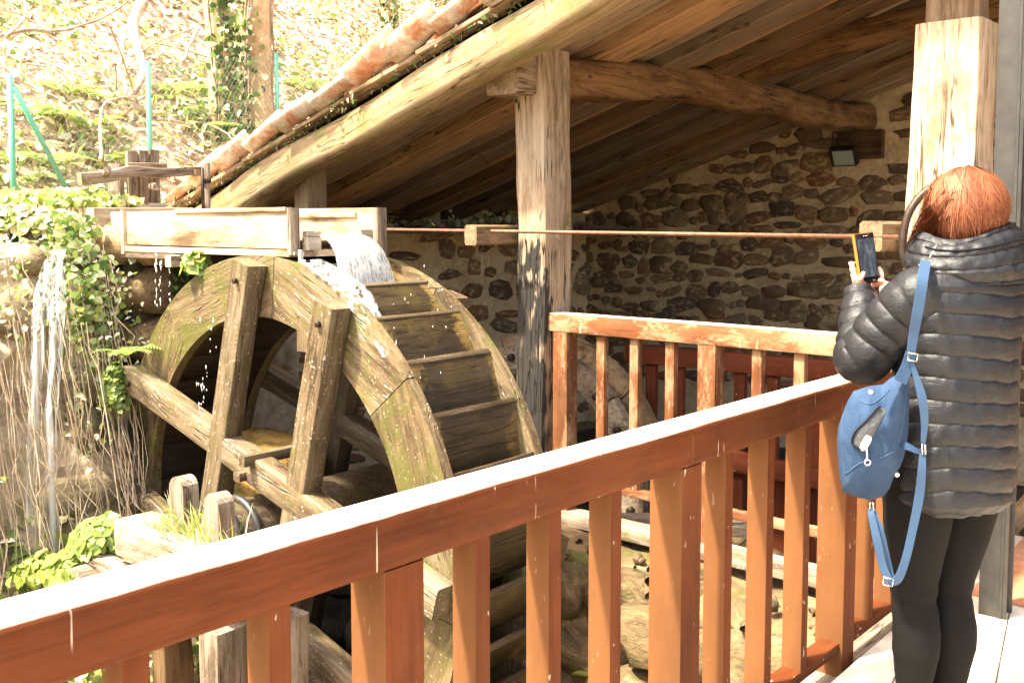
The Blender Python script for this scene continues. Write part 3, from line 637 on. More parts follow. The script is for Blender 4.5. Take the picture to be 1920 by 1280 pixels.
# ------------------------------------------------------------------ flume
fl = empty('wooden_flume', W(3.3, 4.14, 1.3), 'pale wooden flume trough carrying water over the top of the wheel', 'flume')
beam('side_board', W(3.105, 6.1, 1.525), W(3.105, 4.14, 1.52), .035, .21, M['flume'], fl, r=.006)
beam('side_board', W(3.60, 6.2, 1.525), W(3.60, 4.08, 1.52), .035, .24, M['flume'], fl, r=.006)
beam('floor_board', W(3.35, 6.2, 1.392), W(3.35, 4.16, 1.392), .56, .035, M['flume'], fl, r=.004)
beam('end_post', W(3.092, 4.155, 1.385), W(3.092, 4.155, 1.632), .035, .065, M['grey'], fl, r=.012, up=A)
beam('end_post', W(3.61, 4.06, 1.38), W(3.61, 4.06, 1.64), .045, .075, M['grey'], fl, r=.012, up=A)
beam('end_post', W(3.09, 5.92, 1.36), W(3.09, 5.92, 1.64), .04, .05, M['flume'], fl, up=A)
beam('rim_cleat', W(3.098, 5.3, 1.625), W(3.098, 4.2, 1.624), .05, .025, M['flume'], fl)
beam('rim_cleat', W(3.575, 4.9, 1.60), W(3.575, 4.22, 1.60), .02, .03, M['grey'], fl)
beam('gate_block', W(3.15, 4.13, 1.46), W(3.235, 4.13, 1.46), .05, .10, M['grey'], fl, r=.006)
beam('gate_block', W(3.50, 4.12, 1.47), W(3.585, 4.12, 1.47), .06, .10, M['grey'], fl, r=.006)
beam('under_rail', W(3.12, 6.0, 1.36), W(3.12, 5.3, 1.36), .09, .05, M['grey'], fl)
beam('bearer', W(3.0, 5.25, 1.33), W(3.7, 5.25, 1.33), .07, .07, M['grey'], fl)
beam('head_box', W(3.0, 6.32, 1.5), W(3.72, 6.32, 1.5), .35, .33, M['flume'], fl, r=.01, wob=.006)
beam('strut', W(3.2, 5.2, 1.25), W(3.2, 5.2, 1.38), .05, .05, M['flume'], fl)
wt = link('water_surface', mesh('ws', [W(3.13, 6.1, 1.475), W(3.13, 4.17, 1.475), W(3.57, 4.17, 1.475), W(3.57, 6.1, 1.475)], [(0, 1, 2, 3)]), fl, None, M['canal'])
sp = sheet('falling_water', [(W(3.235, 4.16, 1.475), W(3.50, 4.16, 1.475)), (W(3.225, 4.07, 1.475), W(3.51, 4.07, 1.475)), (W(3.21, 3.98, 1.42), W(3.53, 3.98, 1.42)), (W(3.20, 3.93, 1.33), W(3.55, 3.93, 1.33)), (W(3.19, 3.90, 1.22), W(3.57, 3.90, 1.22))], M['fall'], None,
           'sheet of white water spilling from the flume onto the wheel', 'water', None)
rows = []
for k in range(8):
    a = math.radians(15 + k * 4.2); r_ = 1.525 - .01 * k; rows.append((W(3.04 - .012, 4.42 - r_ * math.sin(a), -.12 + r_ * math.cos(a)), W(3.17 + .02 * k if k < 4 else 3.20 - .035 * (k - 4), 4.42 - r_ * math.sin(a), -.12 + r_ * math.cos(a))))
sheet('splash_water', rows, M['film'], None, 'white splashing water running over the front rim of the wheel', 'water', None, sub=3, amp=.01)
def drops(name, n, gen, label, r=(.0015, .003), kind='stuff'):
    V = []; Fs = []
    for i in range(n):
        p = gen(); s = random.uniform(*r); l = s * random.uniform(1.2, 3.5); b0 = len(V)
        V += [p + Vector((s, 0, 0)), p + Vector((-s * .5, s * .8, 0)), p + Vector((-s * .5, -s * .8, 0)), p + Z * l * 2, p - Z * l * 2]
        for (a, b) in ((0, 1), (1, 2), (2, 0)): Fs += [(b0 + a, b0 + b, b0 + 3), (b0 + b, b0 + a, b0 + 4)]
    o = link(name, mesh(name, V, Fs), None, None, M['drop'], True); o['kind'] = kind; return o
t = NT('water_drop', .1, .8); t.col((.85, .87, .88)); M['drop'] = t.m
def g1():
    a = random.gauss(.55, .25); r_ = random.gauss(1.55, .05); return W(random.uniform(3.0, 3.7), 4.42 - r_ * math.sin(a), -.12 + r_ * math.cos(a))
drops('spray_drops', 28, g1, '')
def g2():
    k = random.choice([(378, 650), (385, 700), (372, 760), (375, 740), (313, 740), (400, 640), (390, 660)]); return at(k[0] + random.gauss(0, 4), k[1] + random.gauss(0, 30), 4.9)
drops('dripping_drops', 30, g2, '', (.0015, .003))
def g3():
    x = random.choice([293, 301, 318]); return at(x + random.gauss(0, 1.2), random.uniform(470, 580), 5.9)
drops('flume_drips', 40, g3, '', (.002, .004))
drip = sheet('water_drip', [(at(562, 468, 4.95), at(569, 468, 4.95)), (at(563, 480, 4.95), at(567, 480, 4.95)), (at(564, 492, 4.95), at(566, 492, 4.95))], M['fall'], None, 'thin trickle falling left of the main sheet of water', 'water', None, amp=.005)

# sluice gate lever and posts beyond the flume
slu = empty('sluice_gate', W(3.6, 6.5, 1.4), 'weathered sluice gate boards and posts standing behind the flume', 'sluice gate')
beam('gate_post', W(3.40, 6.62, 1.3), W(3.40, 6.62, 1.98), .09, .09, M['grey'], slu, wob=.004)
for i in range(3): beam('gate_board', W(3.48 + .085 * i, 6.55, 1.3), W(3.48 + .085 * i, 6.55, 2.07 + .01 * i), .075, .04, M['grey'], slu, up=B, wob=.003, seg=4)
beam('cross_board', W(3.42, 6.5, 1.955), W(3.72, 6.5, 1.965), .03, .06, M['flume'], slu)
beam('cross_board', W(3.42, 6.5, 1.68), W(3.70, 6.5, 1.68), .03, .05, M['flume'], slu)
lev = empty('gate_lever', W(3.5, 6.4, 1.9), 'horizontal notched wooden lever arm pivoting in front of the sluice boards', 'lever')
def levc(t): return (0, .03 * math.exp(-((t - .42) / .13) ** 2))
beam('lever_arm', W(3.02, 6.38, 1.85), W(3.90, 6.38, 1.945), .06, .085, M['grey'], lev, curve=levc, seg=20, taper=.72)
beam('pivot_peg', W(3.22, 6.42, 1.90), W(3.10, 6.15, 1.91), .05, .05, M['grey'], lev, r=.02)
beam('pivot_peg', W(3.56, 6.42, 1.82), W(3.50, 6.25, 1.81), .05, .05, M['grey'], lev, r=.02)
beam('rope_binding', W(3.86, 6.38, 1.937), W(3.96, 6.38, 1.95), .07, .075, M['block'], lev, r=.02)
gr = empty('gate_rod', W(4.0, 6.3, 1.6), 'upright iron rod and wooden bar rising from the flume to the lever end', 'rod')
tube('rod', [at(381, 392, 6.55), at(379, 315, 6.55)], .012, M['blackiron'], gr); beam('bar', at(388, 392, 6.6), at(387, 306, 6.6), .045, .04, M['grey'], gr); tube('link', [at(379, 316, 6.55), at(345, 313, 6.5)], .009, M['rust'], gr)
tube('collar', [at(378, 339, 6.57), at(395, 339, 6.57)], .016, M['blackiron'], gr)

# ------------------------------------------------------------------ water wheel
HV, HZ = 4.42, -.12; RO, RI = 1.5, 1.17; U0, U1 = 3.05, 3.76
wheel = empty('waterwheel', W(3.4, HV, HZ), 'large wet moss-stained wooden water wheel turning under the flume', 'water wheel')
def arc_seg(name, u0, u1, ri, ro, a0, a1, mat, n=7, wob=.006):
    V = []; Fs = []; s = random.random() * 9
    for i in range(n + 1):
        a = a0 + (a1 - a0) * i / n
        for (u, r) in ((u0, ri), (u0, ro), (u1, ro), (u1, ri)):
            rr = r + wob * N3((a * 3, r, u), 2, s); V.append(((a - (a0 + a1) / 2) * 1.33, rr, u - u0, a))
    me_v = []
    am = (a0 + a1) / 2; c = W(u0, HV - math.sin(am) * 1.33, HZ + math.cos(am) * 1.33); tx = (-B * math.cos(am) - Z * math.sin(am)); Mx = frame(c, tx, A)
    inv = Mx.inverted()
    for (_, rr, du, a) in V: me_v.append(inv @ W(u0 + du, HV - math.sin(a) * rr, HZ + math.cos(a) * rr))
    for i in range(n):
        for j in range(4): a = i * 4 + j; b = i * 4 + (j + 1) % 4; Fs.append((a, a + 4, b + 4, b))
    Fs.append((0, 1, 2, 3)); Fs.append((n * 4 + 3, n * 4 + 2, n * 4 + 1, n * 4)); me = mesh(name, me_v, Fs)
    bm = bmesh.new(); bm.from_mesh(me); bmesh.ops.recalc_face_normals(bm, faces=bm.faces[:]); bm.to_mesh(me); bm.free(); return link(name, me, wheel, Mx, mat)
for side, (ua, ub) in enumerate(((U0, U0 + .06), (U1 - .06, U1))):
    for k in range(8):
        a0 = 2 * PI * (k + .13 + .5 * side) / 8
        arc_seg('rim_segment', ua, ub, RI, RO, a0 + .002, a0 + 2 * PI / 8 - .002, M['wheelrim'], n=14, wob=.002)
NB = 32
def wp(u, a, r): return W(u, HV - math.sin(a) * r, HZ + math.cos(a) * r)
for k in range(NB):
    a = 2 * PI * (k + .22) / NB; da = 2 * PI / NB
    p = wp((U0 + U1) / 2, a, RO - .015); q = wp((U0 + U1) / 2, a + da * .96, RO - .115); d = q - p; Lw = U1 - U0 - .124
    beam('bucket_board', W(0, 0, 0) + (p + q) / 2 - A * Lw / 2, (p + q) / 2 + A * Lw / 2, d.length, .024, M['bucket'], wheel, r=.003, up=A.cross(d).normalized() * 1.0, wob=.0)
    m = (a + da / 2); s0 = wp(U0 + .062, m, RI + .02); s1 = wp(U1 - .062, m, RI + .02); beam('sole_board', s0, s1, 2 * PI * (RI + .02) / NB * .97, .03, M['sole'], wheel, r=.002, up=(Z * math.cos(m) - B * math.sin(m)))
    lip0 = wp(U0 + .062, a, RO - .015); lip1 = wp(U1 - .062, a, RO - .015); beam('bucket_lip', lip0, lip1, .03, .024, M['wheel'], wheel, r=.006, up=(Z * math.cos(a) - B * math.sin(a)), wob=.003, seg=6)
TL = math.radians(15)
e1 = (Z * math.cos(TL) - B * math.sin(TL) * 1.0) ; e1 = (Z * math.cos(TL) - B * math.sin(TL)); e2 = (B * math.cos(TL) + Z * math.sin(TL))
for side, (ue, mt) in enumerate(((2.985, M['spoke']), (3.83, M['wheel']))):
    for (e, o, off) in ((e1, e2, .36), (e1, e2, -.36), (e2, e1, .36), (e2, e1, -.36)):
        c = W(ue, HV, HZ) + o * off; l = 1.42; sh = .055 * (1 if e is e1 else -1) * 0
        beam('spoke', c - e * l, c + e * l, .12, .15, mt, wheel, r=.012, up=o, wob=.007)
        for s in (-1, 1): 
            if side == 0: disc_peg('bolt', c + e * (l - .1) * s - A * .066, -A, .016, .02, M['blackiron'], wheel, 8)
axle = tube('axle', [W(2.62, HV, HZ), W(2.7, HV, HZ), W(3.3, HV, HZ), W(4.45, HV, HZ)], [.17, .18, .19, .19], M['wheel'], wheel, k=20)
for u in (2.78, 2.90, 3.30): 
    n = 28; tube('axle_ring', [W(u, HV, HZ) + (B * math.cos(a) + Z * math.sin(a)) * .195 for a in np.linspace(0, 2 * PI, n, endpoint=False)], .022, M['steel'] if u != 3.3 else M['spoke'], wheel, k=6, closed=True)
beam('wedge', W(2.88, HV - .02, HZ + .32) , W(3.12, HV - .02, HZ + .32), .06, .05, M['spoke'], wheel)
beam('wedge', wp(2.86, .0, .42) + B * -.1, wp(3.2, .0, .42) + B * -.1, .05, .06, M['spoke'], wheel)
# bearing frame in front of the axle end
bf = empty('bearing_frame', W(2.6, 4.4, -1.1), 'weathered timber bearing frame with two upright pegs holding the axle end', 'frame')
beam('sill_beam', W(2.58, 4.92, -.14), W(2.58, 3.6, -.10), .24, .20, M['grey'], bf, wob=.012, r=.02)
for pv, pt_ in ((4.44, .26), (4.12, .23)):
    prof = [(-.065, -.25), (.065, -.25)] + [(.065 * math.cos(a_), pt_ - .065 + .065 * math.sin(a_)) for a_ in np.linspace(0, PI, 9)]; n = len(prof); V = []
    for uu in (2.55, 2.64):
        for (y_, z_) in prof: V.append(W(uu + .006 * N3((y_ * 20, z_ * 8, uu), 1), pv + y_, z_))
    Mx = frame(W(2.6, pv, -.25), Z, -A); iv_ = Mx.inverted(); link('peg', mesh('peg', [iv_ @ q for q in V], [tuple(range(n))[::-1], tuple(range(n, 2 * n))] + [(i, (i + 1) % n, (i + 1) % n + n, i + n) for i in range(n)]), bf, Mx, M['grey'])
beam('sill_beam', W(2.3, 5.05, -.37), W(3.3, 5.05, -.37), .16, .15, M['grey'], bf, r=.05, n=3, wob=.01)
beam('sill_beam', W(2.45, 5.1, -.33), W(2.45, 4.3, -.36), .16, .13, M['grey'], bf, r=.03, wob=.012)
beam('support_post', W(2.6, 4.06, -1.9), W(2.6, 4.06, -.42), .16, .24, M['grey'], bf, r=.012, up=A, wob=.008)
beam('support_post', W(2.72, 3.78, -1.9), W(2.72, 3.78, -.34), .13, .20, M['grey'], bf, r=.012, up=A, wob=.008)
beam('support_post', W(2.6, 4.62, -1.9), W(2.6, 4.62, -.4), .15, .16, M['darkwood'], bf, r=.012, up=A, wob=.012)
gt = []
Vg = []; Fg = []; Mi = []
for i in range(260):
    b0 = W(2.58 + random.gauss(0, .06), random.gauss(4.3, .16), -.03); L = random.uniform(.06, .24); d = Vector((random.gauss(-.1, .45), random.gauss(-.2, .4), 1)).normalized(); s = Vector((.0035, 0, 0)); n0 = len(Vg); e = b0 + d * L * .55; f = b0 + d * L + Vector((d.x, d.y, -.25)) * L * .3
    Vg += [b0 - s, b0 + s, e + s * .8, e - s * .8, f]; Fg += [(n0, n0 + 1, n0 + 2, n0 + 2), (n0 + 3, n0 + 2, n0 + 4, n0 + 4)]
me = mesh('grass_tuft', Vg, [tuple(dict.fromkeys(f)) for f in [(n, n + 1, n + 2, n + 3) for n in range(0, len(Vg), 5)] + [(n + 3, n + 2, n + 4) for n in range(0, len(Vg), 5)]])
for m in (LEAF[5], LEAF[6], LEAF[2]): me.materials.append(m)
for i, pz in enumerate(me.polygons): pz.material_index = (i % 260) % 3
tag(link('grass_tuft', me), 'tuft of green and straw-coloured grass growing on the bearing timber beside the pegs', 'grass')

# ------------------------------------------------------------------ rock shelf, pit walls
rs = empty('rock_shelf', W(4.6, 2.8, -1), 'rough wet rock face with a flat mossy top under the far railing', 'rock')
def rockbox(nm, u0, u1, v0, v1, z0, z1, mat, parent, st=.09, amp=.07):
    bm = bmesh.new(); bmesh.ops.create_cube(bm, size=1)
    for v in bm.verts: v.co = Vector((u0 + (u1 - u0) * (v.co.x + .5), v0 + (v1 - v0) * (v.co.y + .5), z0 + (z1 - z0) * (v.co.z + .5)))
    for ax, lo, hi in ((0, u0, u1), (1, v0, v1), (2, z0, z1)):
        c = lo + st
        while c < hi - st * .4:
            no = [0, 0, 0]; no[ax] = 1; co = [0, 0, 0]; co[ax] = c; bmesh.ops.bisect_plane(bm, geom=bm.verts[:] + bm.edges[:] + bm.faces[:], plane_co=co, plane_no=no); c += st
    for v in bm.verts:
        p = v.co.copy(); q = Vector((noise.noise(p * 2.1), noise.noise(p * 2.1 + Vector((9, 0, 0))), noise.noise(p * 2.1 + Vector((0, 9, 0))))) * amp * 1.6 + Vector((noise.noise(p * 7), noise.noise(p * 7 + Vector((5, 0, 0))), .5 * noise.noise(p * 7 + Vector((0, 5, 0))))) * amp * .7
        p2 = p + q; v.co = W(p2.x, p2.y, p2.z)
    me = bpy.data.meshes.new(nm); bm.to_mesh(me); bm.free(); return link(nm, me, parent, None, mat, True)
rockbox('rock_face', 4.32, 5.1, 2.55, 3.75, -2, -.36, M['rockwall'], rs)
rockbox('ledge_slab', 4.34, 5.0, 2.45, 3.7, -.42, -.33, M['rockwall'], rs, .12, .03)
rs2 = empty('rock_shelf', W(4.3, 2, -1), 'sunlit yellowish rock mound beneath the corner of the two railings', 'rock')
rockbox('rock_mound', 4.0, 5.0, 1.45, 2.5, -1.5, -.36, M['rockwall'], rs2, .1, .09)
rockbox('rock_mound', 3.6, 4.2, 1.4, 1.9, -1.5, -.66, M['palerock'], rs2, .1, .1)
pw = empty('pit_wall', W(4.45, 4.5, -1), 'dark damp stone wall of the wheel pit below the axle', 'wall')
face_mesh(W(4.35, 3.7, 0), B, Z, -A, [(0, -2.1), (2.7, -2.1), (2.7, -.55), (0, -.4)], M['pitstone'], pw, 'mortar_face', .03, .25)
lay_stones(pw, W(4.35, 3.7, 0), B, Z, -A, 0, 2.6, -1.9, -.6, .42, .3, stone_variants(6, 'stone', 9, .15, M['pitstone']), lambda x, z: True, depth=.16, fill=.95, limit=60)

RV = stone_variants(8, 'stone', 11, .22, M['rockwall'])
lay_stones(rs, W(4.30, 0, 0), B, Z, -A, 2.5, 3.7, -1.9, -.5, .42, .30, RV, lambda x, z: True, depth=.18, fill=1.0, limit=60)
lay_stones(rs2, W(3.98, 0, 0), B, Z, -A, 1.5, 2.5, -1.5, -.5, .38, .26, RV, lambda x, z: True, depth=.16, fill=1.0, limit=60)
peb = []
for i in range(45):
    u = random.uniform(4.0, 4.6); v = random.uniform(1.5, 3.4); sz = random.uniform(.02, .07); me = random.choice(PV if random.random() < .5 else RV)
    Mx = Matrix.Translation(W(u, v, -.33 + sz * .1)) @ Euler((random.uniform(0, 6), random.uniform(0, 6), random.uniform(0, 6))).to_matrix().to_4x4() @ Matrix.Diagonal((sz, sz * .8, sz * .6, 1)); peb.append((me, Mx))
V = []; Fs = []
for me, Mx in peb:
    n0 = len(V); V += [Mx @ v.co for v in me.vertices]; Fs += [tuple(n0 + q for q in f.vertices) for f in me.polygons]
link('pebbles', mesh('pebbles', V, Fs), None, None, M['rockwall'], True)['kind'] = 'stuff'
# ------------------------------------------------------------------ timber roof
roof = empty('tiled_roof', W(7, 4, 2.8), 'sloping timber roof with rough log rafters and orange clay tiles along its edge', 'roof')
SL = math.atan(.31); sd_ = (B * math.cos(SL) - Z * math.sin(SL)); rn = (Z * math.cos(SL) + B * math.sin(SL))
def rp(u, v, off=0.0): return W(u, v, roof_z(v)) + rn * (off - .10 + .05 * (u - 4.3))
def vc(t): return (.0, .012 * math.sin(t * 17) + .012 * math.sin(t * 31))
beam('verge_beam', rp(4.31, -1.2, -.185), rp(4.31, 7.05, -.185), .22, .24, M['verge'], roof, r=.05, n=3, wob=.011, curve=vc, seg=80, up=rn)
us_r = [4.62 + .385 * i_ + random.uniform(-.03, .03) for i_ in range(15)]
for i, u in enumerate(us_r): dr_ = -.095 + (.05 if i % 2 else -.03) + random.uniform(-.012, .012); beam('rafter', rp(u, -1.2, dr_), rp(u, 7.55, dr_), random.uniform(.26, .31), random.uniform(.13, .17), M['rafter2' if random.random() < .4 else 'rafter'], roof, r=.012, n=1, wob=.011, seg=90, up=rn)
for i in range(32):
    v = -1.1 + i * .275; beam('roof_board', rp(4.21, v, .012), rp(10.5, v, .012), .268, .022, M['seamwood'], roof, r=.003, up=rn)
for v in np.arange(-.6, 7.4, .62): beam('verge_board', rp(4.25, v, .0), rp(4.21, v + .62, -.005), .13, .03, M['old'], roof, r=.006, up=rn, wob=.004, seg=4)
def tile_mesh(k=8, L=.48, r0=.118, r1=.092, th=.014):
    V = []; Fs = []
    for s in range(4):
        t = s / 3; r = r0 + (r1 - r0) * t
        for lay in (0, th):
            for j in range(k + 1): a = PI * (j / k) * .94 + .03 * PI; V.append((t * L, math.cos(a) * (r - lay), math.sin(a) * (r - lay) * .85))
    w2 = 2 * (k + 1)
    for s in range(3):
        for j in range(k):
            a = s * w2 + j; Fs.append((a, a + w2, a + w2 + 1, a + 1)); b = a + k + 1; Fs.append((b, b + 1, b + w2 + 1, b + w2))
        for j in (0, k): a = s * w2 + j; Fs.append((a, a + k + 1, a + k + 1 + w2, a + w2))
    for s in (0, 3):
        for j in range(k): a = s * w2 + j; Fs.append((a, a + 1, a + k + 2, a + k + 1))
    me = mesh('tile', V, Fs); bm = bmesh.new(); bm.from_mesh(me); bmesh.ops.recalc_face_normals(bm, faces=bm.faces[:]); bm.to_mesh(me); bm.free(); me.materials.append(M['terracotta']); me.polygons.foreach_set('use_smooth', [True] * len(me.polygons)); return me
TM = tile_mesh(); tb = []
def tile_at(u, v, cover, jit=1.0):
    c = rp(u, v, (.035 if cover else .11)); x = (-sd_ + rn * .10).normalized(); up = rn if cover else -rn; Mx = frame(c, x, up); Mx = Mx @ Euler((random.gauss(0, .26 * jit), random.gauss(0, .08 * jit), random.gauss(0, .11 * jit))).to_matrix().to_4x4(); return Mx
for ci, u in enumerate((4.19, 4.31, 4.44, 4.57, 4.70)):
    cover = ci % 2 == 1
    for i in range(22):
        v = 7.25 - i * .385 + (.15 if cover else 0); link('tile', TM, roof, tile_at(u, v, cover))
V = []; Fs = []
base = [v.co.copy() for v in TM.vertices]; bf_ = [tuple(p.vertices) for p in TM.polygons]
for ci in range(44):
    u = 4.83 + ci * .128; cover = ci % 2 == 0
    for i in range(22):
        Mx = tile_at(u, 7.25 - i * .385 + (.15 if cover else 0), cover, .4); n0 = len(V); V += [Mx @ b for b in base]; Fs += [tuple(n0 + q for q in f) for f in bf_]
o = link('tile_field', mesh('tile_field', V, Fs), roof, None, M['terracotta'], True); o['kind'] = 'stuff'
P = []; Nn = []
for i in range(1500):
    v = random.uniform(-1, 7.2); P.append(tuple(rp(random.gauss(4.22, .04), v, random.uniform(-.05, .04)))); Nn.append(tuple(-A + Z * .5))
o = leaves('roof_moss_and_straw', P, Nn, .038, np.random.choice([0, 0, 3, 1], len(P)), roof, .4, .45, 'stuff')
P = [tuple(at(548 + random.gauss(0, 9), 246 + random.gauss(0, 6), 7.1)) for i in range(60)]
tag(leaves('roof_weed', P, [(-.5, -.5, .6)] * 60, .06, [5] * 60, None, .2, 1.2), 'small bright green weed growing under the roof tiles', 'plant')
tie = empty('tie_beam', W(4.4, 3.85, 2.45), 'thick curved hewn tie beam running from the middle post to the stone wall', 'beam')
def tc(t): return (0, .07 * math.sin(PI * min(1, t * 1.5)) + .22 * t + .02)
beam('beam', W(4.78, 3.85, 2.45), W(10.25, 3.85, 2.45), .27, .27, M['tie'], tie, r=.085, n=3, wob=.03, curve=tc, seg=50)
beam('beam_end', W(4.42, 3.86, 2.47), W(4.8, 3.86, 2.48), .25, .27, M['old'], tie, r=.015, wob=.01)
br = beam('roof_strut', W(7.45, 3.98, 2.80), W(6.1, -.4, 3.06), .16, .20, M['tie'], None, r=.07, n=3, wob=.03, curve=lambda t: (0, .05 * math.sin(PI * t)), seg=40, taper=1.35); tag(br, 'orange-brown log strut slanting from the tie beam up to the right under the roof', 'beam')
# posts
pa = empty('timber_post', W(4.73, 3.8, -.3), 'tall weathered timber post with charred lower side, left end of the far railing', 'post')
def pac(t): return (.012 * math.sin(t * 8), .01 * math.sin(t * 5 + 1))
t = NT('post_char', .85, .2)
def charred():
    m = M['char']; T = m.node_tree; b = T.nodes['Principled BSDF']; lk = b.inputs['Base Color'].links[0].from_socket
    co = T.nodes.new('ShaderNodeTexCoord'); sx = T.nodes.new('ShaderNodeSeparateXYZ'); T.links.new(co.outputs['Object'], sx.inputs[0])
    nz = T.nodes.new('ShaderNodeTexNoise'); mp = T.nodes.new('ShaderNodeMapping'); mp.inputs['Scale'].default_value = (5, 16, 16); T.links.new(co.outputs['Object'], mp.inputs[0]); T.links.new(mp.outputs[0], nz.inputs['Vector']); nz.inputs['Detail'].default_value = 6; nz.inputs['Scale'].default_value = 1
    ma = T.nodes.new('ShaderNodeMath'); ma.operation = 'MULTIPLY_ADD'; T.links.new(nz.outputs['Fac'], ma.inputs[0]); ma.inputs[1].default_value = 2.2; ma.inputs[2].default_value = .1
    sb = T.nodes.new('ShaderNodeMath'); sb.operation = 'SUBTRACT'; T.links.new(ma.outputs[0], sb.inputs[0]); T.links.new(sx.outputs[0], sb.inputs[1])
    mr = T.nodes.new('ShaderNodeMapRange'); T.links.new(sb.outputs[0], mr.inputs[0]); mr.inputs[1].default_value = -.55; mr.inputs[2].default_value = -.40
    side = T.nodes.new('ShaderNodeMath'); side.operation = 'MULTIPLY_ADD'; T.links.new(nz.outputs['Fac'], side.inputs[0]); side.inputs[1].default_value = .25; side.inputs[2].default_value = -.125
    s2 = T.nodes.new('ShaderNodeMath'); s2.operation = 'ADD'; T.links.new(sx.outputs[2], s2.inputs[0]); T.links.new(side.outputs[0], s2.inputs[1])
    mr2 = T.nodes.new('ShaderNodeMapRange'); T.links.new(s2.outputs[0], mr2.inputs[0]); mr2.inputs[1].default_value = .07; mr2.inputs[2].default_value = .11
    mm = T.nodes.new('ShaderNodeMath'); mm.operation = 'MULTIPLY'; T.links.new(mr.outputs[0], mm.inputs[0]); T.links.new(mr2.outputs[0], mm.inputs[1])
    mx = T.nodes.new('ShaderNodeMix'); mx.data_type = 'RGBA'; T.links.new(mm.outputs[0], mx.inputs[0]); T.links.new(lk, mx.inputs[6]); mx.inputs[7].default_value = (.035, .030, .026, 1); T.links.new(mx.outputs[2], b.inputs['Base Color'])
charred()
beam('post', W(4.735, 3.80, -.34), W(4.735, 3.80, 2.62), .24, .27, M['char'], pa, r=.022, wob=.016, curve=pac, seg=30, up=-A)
beam('guide_block', W(4.31, 4.02, 1.483), W(4.85, 4.02, 1.483), .10, .125, M['guide'], pa, r=.012, n=1)
pb = empty('timber_post', W(4.7, 1.35, 0), 'thick sunlit bleached timber post behind the woman', 'post')
beam('post', W(4.74, 1.37, -.1), W(4.74, 1.37, 2.46), .30, .27, M['oldpale'], pb, r=.03, wob=.018, seg=26, up=-A)
beam('upper_post', W(4.80, 1.38, 2.40), W(4.80, 1.38, 3.45), .24, .20, M['old'], pb, r=.02, wob=.012, seg=12, up=-A)
beam('guide_block', W(4.43, 1.62, 1.49), W(4.98, 1.62, 1.49), .105, .14, M['guide'], pb, r=.014, n=1)
tube('rod_end', [W(4.62, 1.58, 1.475), W(4.62, 1.50, 1.475), W(4.66, 1.47, 1.475), W(4.72, 1.46, 1.475)], .012, M['chromed'], pb)
iron = tube('iron_hoop', spline([at(1745, 352, 4.1), at(1722, 372, 4.1), at(1703, 402, 4.1), at(1694, 440, 4.1), at(1693, 475, 4.1), at(1700, 500, 4.1)], 6), .017, M['blackiron'], None, k=10); tag(iron, 'curved dark rusty iron bar in front of the bleached post beside the red hair', 'iron bar')
ps = beam('timber_post', W(4.5, 5.83, .6), W(4.5, 5.83, 2.1), .16, .18, M['block'], None, r=.01, wob=.005, up=-A); tag(ps, 'short timber post under the roof edge just behind the flume', 'post')
rod = tube('control_rod', [W(4.45, 5.3, 1.517), W(4.44, 4.2, 1.508), W(4.44, 3.2, 1.500), W(4.44, 1.5, 1.487)], .011, M['rust'], None, k=10); tag(rod, 'long thin rusty iron rod running across from the flume to the right-hand post', 'rod')
# flood lamp in its niche
nb = beam('lamp_niche', W(10.24, 4.12, 2.40), W(10.24, 3.64, 2.40), .10, .30, M['darkwood'], None, r=.01); tag(nb, 'dark timber pad in the wall under the inner end of the tie beam', 'pad')
lamp = empty('flood_lamp', W(10.0, 3.9, 2.2), 'small black flood lamp under the inner end of the tie beam, switched off', 'lamp')
lc = W(9.93, 3.93, 2.27); lf = (-A * .8 - Z * .45 - B * .2).normalized()
beam('housing', lc - B * .13, lc + B * .13, .10, .20, M['blackiron'], lamp, r=.01, up=lf.cross(B))
beam('glass', lc - B * .105 + lf * .05, lc + B * .105 + lf * .05, .02, .16, M['glass'], lamp, r=.004, up=lf.cross(B))
tube('bracket', [lc - B * .12, lc - B * .12 + Z * .25, lc + B * .12 + Z * .25, lc + B * .12], .012, M['blackiron'], lamp, k=6)

# ------------------------------------------------------------------ railings
nf = empty('wooden_railing', W(2, 1.35, 0), 'near red-brown wooden railing crossing the foreground', 'railing')
def vf(u): return 1.335 - .0305 * (u - .5)
D1 = (W(3.5, vf(3.5), 0) - W(.5, vf(.5), 0)).normalized(); Q1 = Z.cross(D1)
beam('top_rail', W(-1.0, vf(-1.0), .945) + Q1 * .055, W(4.74, vf(4.74), .945) + Q1 * .055, .112, .11, M['raillittop'], nf, r=.014, n=3, seg=24, wob=.0012)
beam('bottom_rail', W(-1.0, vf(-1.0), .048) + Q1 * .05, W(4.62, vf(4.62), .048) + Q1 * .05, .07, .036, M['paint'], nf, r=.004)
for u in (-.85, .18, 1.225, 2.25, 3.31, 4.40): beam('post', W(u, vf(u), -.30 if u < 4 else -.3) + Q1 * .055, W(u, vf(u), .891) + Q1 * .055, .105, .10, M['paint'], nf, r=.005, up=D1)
for u in (-.62, -.38, -.12, .44, .70, .955, 1.453, 1.690, 1.925, 2.475, 2.73, 2.985, 3.545, 3.765, 3.99, 4.2):
    beam('baluster', W(u, vf(u), .066) + Q1 * .052, W(u, vf(u), .891) + Q1 * .052, .07, .046, M['paint'], nf, r=.004, up=D1)
